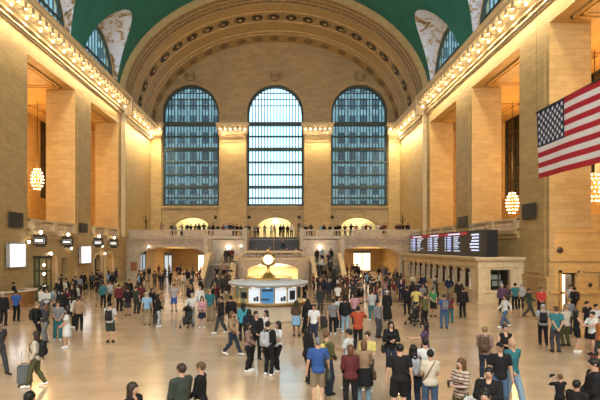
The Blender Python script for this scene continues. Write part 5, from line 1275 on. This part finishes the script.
# ---- people placed one by one: (px, head-top y, height, facing, pose, hair, top, bottom, shoes, skin, where)
A_ = [
 (36,331,1.64,-80,'pull','ld','Lcr','Pol','w',4,'pulling a grey suitcase at left front'),
 (30,391,1.70,170,'stand','sk','Tdk','Pbk','k',4,'only the head showing at the bottom left edge'),
 (133,382,1.66,70,'stand','ld','Jbk','Pdj','k',0,'long hair, at the bottom edge right of the suitcase'),
 (185,362,1.76,-130,'relax','sd','Jdg','Pdk','k',0,'left one of the pair at the bottom'),
 (197,363,1.68,-100,'relax','sb','Lbk','Pyl','k',0,'right one of the pair at the bottom'),
 (37,302,1.72,100,'phone','sy','Jbk','Pbk','k',0,'wearing a black backpack behind the suitcase puller'),
 (46,304,1.66,-70,'relax','lb','Ldk','Pgy','k',0,'beside the black backpack wearer at left'),
 (58,301,1.72,20,'relax','sd','Tgy','Ptl','w',4,'beside the person in white at left'),
 (67,308,1.62,-60,'relax','lk','Dwh','Kwh','w',4,'with long black hair at left'),
 (110,302,1.74,180,'phone','sk','Twh','Sdg','k',4,'black backpack, walking away at left centre'),
 (-1,321,1.72,60,'walk','sk','Tdk','Pdk','k',3,'cut off by the left edge'),
 (3,292,1.76,180,'stand','sg','Jbk','Pbk','k',0,'standing before the wooden desk at far left'),
 (16,290,1.72,180,'stand','sk','Tbl','Pbk','k',3,'standing at the wooden desk'),
 (41,287,1.68,150,'relax','sk','Lwh','Pgy','k',4,'in the group right of the wooden desk'),
 (44,283,1.72,200,'stand','sd','Jbk','Pbk','k',1,''),(49,288,1.70,10,'phone','sk','Lwh','Pdj','w',4,''),(53,287,1.74,170,'stand','sk','Jlb','Pbk','k',1,''),
 (59,279,1.76,0,'stand','sd','Jbk','Pbk','k',0,''),(64,279,1.72,160,'stand','sy','Lcr','Pkh','b',0,''),(62,289,1.78,190,'stand','sk','Jbk','Pbk','k',1,''),
 (72,284,1.74,20,'stand','sd','Jbk','Pbk','k',0,''),(78,284,1.66,-60,'phone1','lk','Twh','Pbk','w',4,''),(73,295,1.66,150,'relax','lk','Twh','Pbk','w',4,'at the right of the group by the desk'),
 (79,296,1.70,190,'stand','sk','Ltn','Pbk','k',1,''),(56,290,1.64,-40,'relax','ld','Tgy','Pdk','k',4,''),(67,288,1.6,60,'phone','lk','Tmr','Pdj','k',4,''),
 (83,272,1.74,30,'stand','sd','Jbk','Pbk','k',0,'with luggage by the left wall'),(92,272,1.72,-20,'stand','sd','Jdk','Pbk','k',0,'right one of two by the left wall'),
 (103,282,1.72,180,'stand','sk','Ltl','Pbk','k',1,''),(110,281,1.74,-30,'relax','sk','Jlg','Pbk','k',1,''),
 (119,284,1.74,170,'stand','sd','Jmr','Pbk','k',0,''),(125,282,1.66,-140,'relax','ld','Lbr','Pdk','k',4,''),(128,287,1.72,200,'phone','sk','Jbk','Sdk','k',1,''),(129,279,1.72,0,'stand','sk','Jbk','Pbk','k',1,''),
 (112,272,1.68,10,'stand','mk','Jbk','Pbk','k',3,''),
 (136,286,1.70,160,'stand','sd','Tdg','Pdk','k',0,''),(141,283,1.80,180,'stand','sk','Tmr','Pbk','k',3,''),(147,292,1.74,180,'stand','sg','Tlb','Pkh','b',0,'white hair'),
 (152,288,1.66,60,'relax','lk','Jbk','Pbk','k',4,''),(158,294,1.68,110,'relax','lk','Jbk','Plg','w',4,'pale shoes, alone left of the blue shorts'),
 (174,284,1.74,0,'akimbo','sk','Tlg','Sbl','k',4,'facing the camera left of the stroller'),
 (192,293,1.70,-10,'push','sg','Lwh','Plg','w',0,'pushing the black stroller left of centre'),
 (202,296,1.62,10,'relax','ld','Tpk','Knv','w',0,'beside the stroller'),
 (210,289,1.78,180,'stand','ny','Ttl','Pkh','b',0,'behind the stroller group'),
 (200,286,1.70,30,'stand','sy','Lwh','Plg','w',0,''),
 (221,296,1.78,-60,'walk2','sk','Jbk','Pdk','w',1,'walking left of the booth'),
 (231,296,1.70,160,'stand','sk','Jbk','Pdj','w',1,'white backpack side, beside the walking man'),
 (232,311,1.68,75,'walk','lb','Ltn','Pdj','w',0,'long hair, walking towards the group at centre'),
 (243,303,1.66,-160,'relax','lk','Jtq','Pbk','k',4,'standing left of the booth front'),
 (249,309,1.66,-170,'relax','lk','Jnv','Pbk','k',1,''),
 (248,322,1.62,85,'relax','lk','Ldp','Pbk','w',4,'long black hair, left of the centre group'),
 (256,311,1.76,20,'relax','sk','Jbk','Pbk','k',4,'facing us in the centre group'),
 (266,310,1.64,-50,'relax','lk','Vwh','Pbk','k',4,'behind the centre group'),
 (268,321,1.74,150,'relax','sk','Jbk','Pbk','w',4,'grey backpack, front of the centre group'),
 (278,321,1.66,-60,'relax','lk','Twh','Pbk','w',4,'right of the centre group'),
 (297,300,1.66,180,'relax','ld','Lbr','Kbk','k',3,'pale blue cloth tied at the waist, right of the booth'),
 (307,299,1.70,170,'stand','lk','Xbk','','k',1,'right of the booth'),
 (314,304,1.66,-20,'stand','sk','Twh','Pdj','w',1,'right of the black robe'),
 (308,328,1.66,120,'relax','lk','Jbk','Pbk','k',1,'half hidden by the grey cap'),
 (318,337,1.78,180,'stand','cgy','Tbl','Skh','b',0,'grey cap and green bag, front row'),
 (327,331,1.76,120,'relax','sb','Lol','Wdj','k',0,'with a yellow-green backpack, front'),
 (351,344,1.66,180,'relax','mt','Lmr','Pbk','k',0,'seen from behind, bottom centre'),
 (350,329,1.74,-120,'phone','sk','Twh','Sbk','w',4,'facing left, behind the maroon sweater'),
 (366,331,1.72,-30,'relax','sd','Tyl','Sdk','w',0,'behind the tan top, centre front'),
 (363,340,1.70,180,'relax','mb','Ltn','Plj','w',0,'black jacket tied round the waist, bottom centre'),
 (358,306,1.74,170,'camera','sk','Jrs','Pbk','k',1,'taking a photo right of centre'),
 (391,321,1.70,0,'phone','lk','Jbk','Pdj','k',0,'facing the camera, holding a bag strap'),
 (387,290,1.72,170,'stand','hwh','Xbk','','k',1,'white hat, right of centre'),
 (378,300,1.70,40,'stand','sk','Lgy','Pdk','k',1,''),
 (372,290,1.70,180,'relax','sd','Tlg','Ptl','w',0,'white bundle in the arms, right of centre'),(355,293,1.66,170,'relax','md','Tpk','Pdj','k',0,''),
 (339,296,1.66,20,'stand','ld','Twh','Pdj','w',0,'red cloth at the waist, behind the front row'),(333,299,1.66,180,'stand','sk','Tgy','Pbk','w',0,'right of the booth queue'),(345,297,1.70,170,'stand','sk','Jbk','Plj','w',1,''),
 (400,343,1.78,180,'stand','sk','Tbk','Sbk','k',0,'broad back, bottom right of centre'),
 (414,345,1.68,180,'relax','lk','Vbk','Pdj','w',4,'grey backpack, between black and white tops'),
 (425,338,1.74,190,'relax','sk','Twh','Sdj','w',0,'hidden behind the brown strap'),
 (429,349,1.66,175,'relax','bk','Tcr','Pjn','k',4,'brown cross-body strap, bottom right of centre'),
 (425,322,1.66,-100,'reach','lk','Tpp','Pnv','k',0,'long hair, arms out, right of centre'),
 (461,358,1.66,-60,'phone','lt','Lcr','Pol','w',0,'maroon stripes, looking at a phone'),
 (485,326,1.68,150,'relax','sy','Ldp','Pdj','w',0,'brown backpack, right of centre'),
 (505,324,1.72,0,'phone','sd','Vbk','Pdk','k',0,'looking down, behind the black cap'),
 (500,342,1.76,-10,'stand','cbk','Tbk','Pjn','k',0,'black cap, walking towards the camera'),
 (512,338,1.80,20,'walk','nd','Ttl','Plj','w',4,'walking beside the black cap'),
 (489,367,1.68,-30,'phone','sk','Jbk','Pdj','k',0,'dark shoulder bag, bottom right'),
 (485,389,1.70,-30,'stand','sk','Tdk','Pbk','k',0,'just the head at the bottom right'),
 (560,374,1.12,-170,'camera','sb','Tbk','Pbk','k',0,'small child near the bottom right corner'),
 (577,380,1.45,120,'relax','sk','Jbk','Pbk','k',1,'hunched beside the child'),
 (594,358,1.80,-110,'relax','sk','Jbk','Pdk','k',0,'large, in the bottom right corner'),
 (601,345,1.70,-60,'stand','sk','Tmr','Pdk','k',4,'cut off by the right edge'),
 (543,304,1.72,160,'relax','sg','Tlg','Pbk','k',0,'left of the teal shirt'),
 (556,306,1.80,178,'back','cbr','Ttl','Pdk','k',0,'hands behind the back'),
 (566,305,1.70,200,'relax','sy','Tcr','Pol','k',0,'right of the teal shirt'),
 (579,310,1.66,80,'reach','lk','Vbk','Hbk','w',0,'touching the arm of the person in white'),
 (590,311,1.66,-70,'reach','sk','Twh','Hbk','k',0,'black shorts, at the right edge'),
 (587,301,1.66,20,'stand','sk','Tbk','Pbk','k',4,''),(596,304,1.64,0,'stand','sk','Twh','Pdk','k',4,''),(601,316,1.68,-90,'stand','sd','Tog','Pdk','k',4,'cut off at the right edge'),
 (541,287,1.76,-20,'relax','sk','Lrd','Pbk','k',4,'beside the right pier'),(529,288,1.70,80,'walk','sk','Jdg','Pdk','k',1,'walking before the ticket office'),
 (515,283,1.74,180,'stand','sk','Ttl','Pbk','k',0,'at the ticket office window'),(521,283,1.72,160,'stand','sg','Jlg','Pbk','k',0,''),(502,284,1.74,180,'stand','sg','Jpp','Pbk','k',0,'left at the ticket office window'),(507,285,1.62,170,'stand','lb','Ldk','Pdk','k',0,''),
 (505,295,1.66,-80,'walk','md','Lwh','Pjn','w',0,'walking left before the ticket office'),
 (463,287,1.78,180,'stand','sk','Jbk','Pbk','k',1,'in a suit by the ticket counters'),(459,280,1.78,0,'stand','sk','Jbk','Pbk','k',0,''),
 (444,294,1.74,180,'relax','sd','Tbl','Pjn','k',0,'grey backpack, before the ticket counters'),(450,293,1.62,170,'relax','lb','Tmr','Ptl','k',0,''),(433,288,1.68,10,'relax','sk','Tgr','Sbk','k',4,''),
 (425,293,1.76,-150,'push','sd','Tol','Pbk','k',0,'pushing a dark stroller'),(416,287,1.72,180,'akimbo','sk','Tyl','Pdj','k',3,''),(407,286,1.74,180,'relax','sk','Jbk','Pbk','k',1,''),
 (423,274,1.74,-20,'stand','sk','Jnv','Pnv','k',0,''),(571,285,1.72,10,'stand','sd','Tlg','Pdj','w',0,'in front of the doorway'),(574,287,1.74,-160,'stand','sk','Jbk','Pbk','k',1,'black backpack, in front of the doorway'),
 (569,298,1.7,180,'stand','sy','Lgy','Pdk','k',0,''),
]
for t in A_:
    px, yt, hg, fc, po, ha, to, bo, sh, sk_, pl = t
    person(px, yt, hg, fc, po, ha, to, bo, sh, sk_, extra=pl, wide=1.13 if 'broad' in pl or 'large' in pl else 1.04, stripe='stripes' in pl)
# nobody stands inside a neighbour
for it in range(60):
    for i, d in enumerate(PEOPLE):
        for e in PEOPLE[i+1:]:
            dx = e['x']-d['x']; dy = e['y']-d['y']; r = math.hypot(dx, dy); q = .60
            if r < q:
                w_ = (q-r)*.5; sy = 1 if dy >= 0 else -1; sx = 1 if dx >= 0 else -1
                for g, sg_ in ((d,-1),(e,1)): g['y'] += sg_*sy*w_*.8; g['x'] += sg_*sx*w_*.35
for d in PEOPLE: d['o'].location.x, d['o'].location.y = d['x'], d['y']
def who(px, yt):
    for d, t in zip(PEOPLE, A_):
        if t[0] == px and t[1] == yt: return d['o']
backpack(who(37,302), 'bk', 'black backpack on the back of the person behind the suitcase puller')
backpack(who(36,331), 'bk', 'black backpack worn by the person pulling the suitcase')
backpack(who(110,302), 'bk', 'black backpack worn over a white T-shirt and dark shorts, left centre', True)
backpack(who(268,321), 'lg', 'pale grey backpack worn in the centre group')
backpack(who(327,331), 'yl', 'yellow-green backpack in the front row beside the blue T-shirt')
backpack(who(414,345), 'lg', 'pale grey backpack between the black and the cream tops at bottom right', True)
backpack(who(485,326), 'br', 'brown backpack on the blond person right of centre')
backpack(who(444,294), 'gy', 'grey backpack on the blue T-shirt before the ticket counters', True)
backpack(who(574,287), 'bk', 'black backpack in front of the right doorway')
backpack(who(543,304), 'bk', 'black backpack worn left of the teal shirt', True)
shoulder_bag(who(318,337), 'dg', 'dark green shoulder bag hanging beside the blue T-shirt and khaki shorts', -1, 1.3)
shoulder_bag(who(363,340), 'br', 'brown handbag hanging at the side of the tan top, bottom centre', -1)
shoulder_bag(who(391,321), 'bk', 'black handbag worn by the person in a black jacket facing the camera', -1)
shoulder_bag(who(461,358), 'wh', 'white tote bag beside the striped shirt', 1, 1.3)
shoulder_bag(who(489,367), 'br', 'dark brown shoulder bag at the bottom right', 1, 1.3)
shoulder_bag(who(158,294), 'bk', 'black handbag of the person in pale grey trousers left of centre', 1)
# strap across the cream T-shirt
b = who(429,349); mb = MB(); mb.tube([(-.10,.07,1.47),(0,.135,1.33),(.10,.125,1.13),(.18,.06,.98)], .014, 6); mb.tube([(-.10,.05,1.475),(0,-.15,1.32),(.12,-.13,1.08),(.18,.0,.97)], .014, 6)
mesh_thing('cross_body_strap', 'brown cross-body bag strap over the cream T-shirt, bottom right of centre', 'bag', b, [('strap', mb, 'bag', (.22,.10,.05))])
# garments tied round the waist
for b, col, l in ((who(363,340),'bk','black jacket tied round the waist over pale denim'), (who(297,300),'lb','pale blue cloth tied round the waist, right of the booth'), (who(339,296),'rd','red jacket tied round the waist, right of the booth')):
    f = Field((-.3,-.3,.45), (.3,.3,1.1), .016); f.cone((0,.03,.98), (0,.07,.62), .165, .21, .03, fl=(1.15,.85,1)); f.cone((0,-.25,1.2), (0,-.30,.4), .16, .19, 0, True); f.cutz(.56,1.02)
    mb = MB(); mb.tube([(-.17,-.07,.97),(0,-.16,.95),(.17,-.07,.97)], .03, 6); mb.tube([(0,-.16,.95),(-.04,-.19,.75)], .028, 6)
    mesh_thing('tied_jacket', l, 'jacket', b, [('jacket_body', f, 'cloth', CL[col][0]), ('sleeves', mb, 'cloth', CL[col][0])])
# cameras and phones in raised hands
def gadget(b, name, label, p, s=(.035,.006,.07)):
    q = local(b, p); mb = MB(); mb.rbox((0,0,0), *s, 0, 0, .004); g = empty(name, q, b.rotation_euler[2]); tag(g, label, 'phone')
    mb.build('body', M['black'], g); mb = MB(); mb.rbox((0,s[1]+.001,0), s[0]*.88, .001, s[2]*.92); mb.build('screen', M['panel'], g)
gadget(who(461,358), 'mobile_phone', 'mobile phone held by the person in the striped shirt', (0,-.40,1.22))
gadget(who(358,306), 'mobile_phone', 'mobile phone held up by the person in the rust jacket', (0,-.40,1.60), (.075,.006,.04))
gadget(who(505,324), 'mobile_phone', 'mobile phone held by the person in the black sleeveless top', (0,-.38,1.20))
gadget(who(560,374), 'mobile_phone', 'mobile phone held up by the child in the corner', (0,-.40,1.60), (.075,.006,.04))
# suitcase
b = who(36,331); q = local(b, (-.36,.42,0))
s = F/b.location.y; cxs = CX+(24-VX)/s
root = empty('suitcase', (cxs, b.location.y+.05, 0), .25); tag(root, 'grey hard-shell suitcase on wheels pulled at left front', 'suitcase')
mb = MB(); mb.rbox((0,0,.36), .20, .13, .29, 0, 0, .05); mb.build('shell', mat('suitcase_shell', (.07,.075,.08), .35), root)
mb = MB()
for i in range(-3,4): mb.rbox((i*.05,-.133,.36), .012, .006, .24)
mb.build('ribs', mat('suitcase_ribs', (.14,.145,.15), .3), root)
mb = MB(); mb.tube([(-.1,.06,.6),(-.1,.06,1.04),(.1,.06,1.04),(.1,.06,.6)], .012, 6); mb.build('pull_handle', M['white_metal'], root)
mb = MB(); mb.tube([(-.07,-.02,.65),(-.05,-.02,.69),(.05,-.02,.69),(.07,-.02,.65)], .012, 6); mb.build('carry_handle', M['black'], root)
for x in (-.15,.15):
    for y in (-.09,.09):
        mb = MB(); mb.lathe([(.005,-.015),(.035,-.015),(.035,.015),(.005,.015)], n=12); w_ = mb.build('wheel', M['black'], root); w_.rotation_euler = (0,PI/2,0); w_.location = (x,y,.037)
# strollers
def stroller(b, label, canopy):
    root = empty('stroller', local(b, (0,-.78,0)), b.rotation_euler[2]); tag(root, label, 'stroller')
    mb = MB()
    for s in (-.22,.22): mb.tube([(s,.42,1.03),(s,.25,.80),(s,-.38,.16)], .014, 6); mb.tube([(s,-.05,.50),(s,.30,.14)], .014, 6); mb.tube([(s,.30,.80),(s,-.10,.82)], .012, 6)
    mb.tube([(-.22,.42,1.03),(.22,.42,1.03)], .018, 6); mb.tube([(-.22,.30,.14),(.22,.30,.14)], .014, 6); mb.build('frame', M['black'], root)
    f = Field((-.3,-.5,.2), (.3,.45,1.2), .02); f.cone((-.1,.12,.50), (.1,.12,.50), .13, .13, .04, fl=(1,1.3,.8)); f.cone((0,.16,.5), (0,.26,.92), .17, .16, .04, fl=(1.1,.4,1)); f.cone((0,-.1,.48), (0,-.26,.30), .14, .10, .03, fl=(1.2,.5,1))
    P, F_ = f.mesh(); o = bpy.data.objects.new('seat', to_mesh(P, F_, [PM['bag']], 'seat')); COL.objects.link(o); o.parent = root; o.color = (.012,.012,.014,1)
    f = Field((-.35,-.3,.6), (.35,.5,1.3), .02); f.ell((0,.10,.86), (.24,.28,.26), .01); f.ell((0,.02,.78), (.21,.28,.25), 0, True); f.cutz(.86)
    P, F_ = f.mesh(); o = bpy.data.objects.new('canopy', to_mesh(P, F_, [PM['bag']], 'canopy')); COL.objects.link(o); o.parent = root; o.color = (*CL[canopy][0],1)
    mb = MB(); mb.rbox((0,.1,.25), .17,.18,.06,0,0,.03); mb.build('basket', M['black'], root)
    for x, y in ((-.24,.3),(.24,.3),(-.2,-.38),(.2,-.38)):
        mb = MB(); mb.lathe([(.01,-.018),(.075,-.02),(.09,0),(.075,.02),(.01,.018)], n=14); w_ = mb.build('wheel', M['black'], root, True); w_.rotation_euler = (0,PI/2,0); w_.location = (x,y,.092)
    return root
stroller(who(192,293), 'black stroller pushed towards the camera left of centre', 'bk')
stroller(who(425,293), 'dark stroller pushed by the person in olive, right of centre', 'dk')
def case(x, y, label, col, rz=0):
    root = empty('suitcase', (x, y, 0), rz); tag(root, label, 'suitcase')
    mb = MB(); mb.rbox((0,0,.34), .2, .13, .28, 0, 0, .05); mb.build('shell', mat('case_shell', col, .5), root)
    mb = MB(); mb.tube([(-.1,.05,.6),(-.1,.05,.95),(.1,.05,.95),(.1,.05,.6)], .012, 6); mb.build('pull_handle', M['black'], root)
    for xx in (-.14,.14):
        mb = MB(); mb.lathe([(.005,-.015),(.035,-.015),(.035,.015),(.005,.015)], n=10); w_ = mb.build('wheel', M['black'], root); w_.rotation_euler = (0,PI/2,0); w_.location = (xx,0,.036)
b = who(92,272); case(b.location.x-.55, b.location.y-.1, 'black suitcase between the two people by the left wall', (.012,.012,.014))
b = who(339,296); case(b.location.x-.75, b.location.y+.2, 'dark suitcase standing right of the booth', (.02,.018,.02))
b = who(147,292); case(b.location.x+.5, b.location.y+.1, 'small black suitcase beside the pale blue T-shirt', (.015,.015,.015))
# ---- crowd
taken = [(d['x'], d['y']) for d in PEOPLE]
def free(x, y, r=.55):
    return all((x-a)**2+(y-b)**2 > r*r for a, b in taken) and (x-.18)**2+(y-30)**2 > 2.8**2
RC = random.Random(11)
TOPC = ['Jbk','Jbk','Jbk','Jdk','Jnv','Lbk','Twh','Lwh','Tgy','Tlb','Jdg','Ldk','Tmr','Jbk','Lcr','Tbk','Jdk','Tdk','Jbr','Lgy','Ldp','Jdk','Tol','Lnv','Jbk','Tdj','Jbk','Jmr']
BOTC = ['Pbk','Pdk','Pdj','Pnv','Pbk','Pdk','Pjn','Pkh','Sbk','Pbk']
HAI = ['sk','sk','sd','sd','lk','ld','lb','sb','sg','ly','mk','pk','cbk','nd']
def rnd_person(x, y, base, place, faces, poses, group):
    s = F/y; hg = RC.uniform(1.58,1.83); px = VX+(x-CX)*s; yt = HY-(base+hg-CZ)*s
    return person(px, yt, hg, RC.choice(faces)+RC.uniform(-25,25), RC.choice(poses), RC.choice(HAI), RC.choice(TOPC), RC.choice(BOTC), RC.choice('kkkwb'), RC.choice((0,0,1,4,3,2)), z=base if base else None, y=y, place=place, group=group)
def scatter(n, pxr, yr, place, group, faces=(0,180,90,-90), poses=('stand','relax','stand','phone','walk'), r=.58):
    k = 0; tries = 0
    while k < n and tries < 4000:
        tries += 1; z = RC.uniform(*yr); px = RC.uniform(*pxr); s = F/z; x = CX+(px-VX)/s
        if abs(x) > HW-.8 or not free(x, z, r): continue
        if x > XT-.9 and 37 < z < 61.5: continue
        if -7.4 < x < 7.6 and z > 49.8: continue
        if x < -15.8 and 33.5 < z < 42.5: continue
        if z > 64.4 and (abs(x) < 8.6 or abs(x) > 15.7): continue
        taken.append((x, z)); rnd_person(x, z, 0, place, faces, poses, group); k += 1
scatter(11, (148,206), (60,76), 'under the left archway', 'people under the left archway')
scatter(13, (138,205), (46,60), 'before the left archway', 'people before the left archway')
scatter(7, (40,80), (37,45), 'right of the wooden desk', 'people by the desk')
scatter(6, (96,140), (44,58), 'along the left wall', 'people along the left wall')
scatter(8, (185,232), (32,47), 'left of the booth', 'people left of the booth')
scatter(8, (205,238), (44,49.5), 'at the foot of the left stairs', 'people at the foot of the left stairs')
scatter(4, (232,306), (33.5,40), 'behind the booth', 'people behind the booth')
scatter(12, (303,345), (38,49.5), 'at the foot of the right stairs', 'people at the foot of the right stairs')
scatter(30, (328,402), (38,52), 'in the crowd before the right archway', 'crowd before the right archway', r=.52)
scatter(9, (340,405), (52,64), 'at the back by the right archway', 'people at the back of the right crowd', r=.45)
scatter(8, (345,392), (65,76), 'under the right archway', 'people under the right archway')
scatter(11, (400,470), (34,50), 'along the ticket counters', 'people along the ticket counters')
scatter(10, (318,402), (32,40), 'in the near part of the right crowd', 'people in the near right crowd')
# balcony rows, stairs, landing
def row(spec, y, base, place, group, faces, poses):
    for px, jit in spec:
        x = CX+(px-VX)*(y+jit)/F; rnd_person(x, y+jit, base, place, faces, poses, group)
row([(p, .6*(i % 2)+RC.uniform(0,.15)) for i, p in enumerate((161,172,175,182,187,191,195,199,204,209,213,218,223,226,230,233,237,241,246,249))], YF+.62, ZG, 'on the balcony left of the stairs', 'people on the balcony left of the stairs', (0,20,-20,160), ('lean','stand','lean','camera'))
row([(p, .6*(i % 2)+RC.uniform(0,.15)) for i, p in enumerate((299,306,311,321,324,330,336,339,345,351,356,363,366,370,378,380,384,397,400,403,408))], YF+.62, ZG, 'on the balcony right of the stairs', 'people on the balcony right of the stairs', (0,20,-20,160), ('lean','stand','lean','camera'))
row([(p, .8*(i % 2)) for i, p in enumerate((255,258,264.5,271.5,274.5,280.5,283.5,287.5,291.5))], YF+1.6, ZG, 'standing at the head of the central stairs', 'people at the head of the central stairs', (0,180,30,-30), ('stand','relax','camera'))
row([(283,0)], 61.9, 3.75, 'descending the central stairs', 'person descending the central stairs', (0,), ('walk',))
row([(249.5,0),(256,0.3),(270,.5),(287,.2),(296,.1),(300,.3)], 58.6, ZLn, 'on the stair landing behind the parapet', 'people on the stair landing', (0,30,-30), ('stand','relax'))
row([(226,0),(229,.5),(232,-.3)], 57.3, ZLn, 'on the left end of the landing', 'people on the left end of the landing', (0,180), ('stand','relax'))
row([(317,0),(322,.5),(331,-.3)], 57.3, ZLn, 'on the right end of the landing', 'people on the right end of the landing', (0,180), ('stand','relax'))
def on_flight(px, k, side):
    y = YL0-4.6*(k+.5)/13; z = ZLn-ZLn*(k+1)/13; x = CX+(px-VX)*y/F
    rnd_person(x, y, z, 'on the lower %s flight' % side, (0,180,0), ('stand','walk'), 'people on the lower %s flight' % side)
for px, k in ((217,9),(224,7),(230,10),(233,5)): on_flight(px, k, 'left')
for px, k in ((318,8),(324,10),(330,6),(334,9),(329,2),(321,4)): on_flight(px, k, 'right')
# booth clerks and the clerk at the desk
p_ = rnd_person(-17.75, 36.2, 0, 'behind the wooden desk', (90,), ('relax',), 'desk clerk')
# ---- labels that single each person out
from collections import defaultdict
ORD = ['first','second','third','fourth','fifth','sixth','seventh','eighth','ninth','tenth']
seen = defaultdict(list)
for d in PEOPLE:
    o = d['o']
    if d['extra']:
        lab = 'person in %s%s, %s' % (d['top'], (' and '+d['bot']) if d['bot'] else '', d['extra'])
        if len(lab.split()) > 16: lab = 'person in %s, %s' % (d['top'], d['extra'])
    else:
        if not d['place']:
            x, y = d['x'], d['y']
            d['place'] = ('in the group right of the desk' if d['px'] < 90 and y < 50 else 'by the left wall' if d['px'] < 120 and y >= 50 else 'left of the blue shorts' if d['px'] < 172 else 'around the stroller' if d['px'] < 240 else 'near the booth' if d['px'] < 320 else 'in the right middle crowd' if d['px'] < 400 else 'before the ticket counters' if d['px'] < 480 else 'by the ticket office end' if d['px'] < 535 else 'at the right edge')
        lab = '%s person in %s%s, %s' % (d['hair'].split()[0] + ('-haired' if 'hair' in d['hair'] else '-capped'), d['top'], (' and '+d['bot']) if d['bot'] else '', d['place'])
        if len(lab.split()) > 13: lab = '%s person in %s, %s' % (d['hair'].split()[0] + ('-haired' if 'hair' in d['hair'] else '-capped'), d['top'], d['place'])
        if len(lab.split()) > 13: lab = 'person in %s, %s' % (d['top'], d['place'])
    d['lab'] = lab; seen[lab].append(d)
for lab, ds in seen.items():
    if len(ds) == 1: ds[0]['o']['label'] = lab; continue
    ds.sort(key=lambda d: d['px'])
    for i, d in enumerate(ds):
        l2 = lab.rsplit(', ', 1); d['o']['label'] = '%s, %s from left %s' % (l2[0], ORD[i], l2[1])
for d in PEOPLE:
    if not d['group'] and d['extra']:
        if 'group' in d['o'].keys(): d['o']['group'] = 'people in the hall'
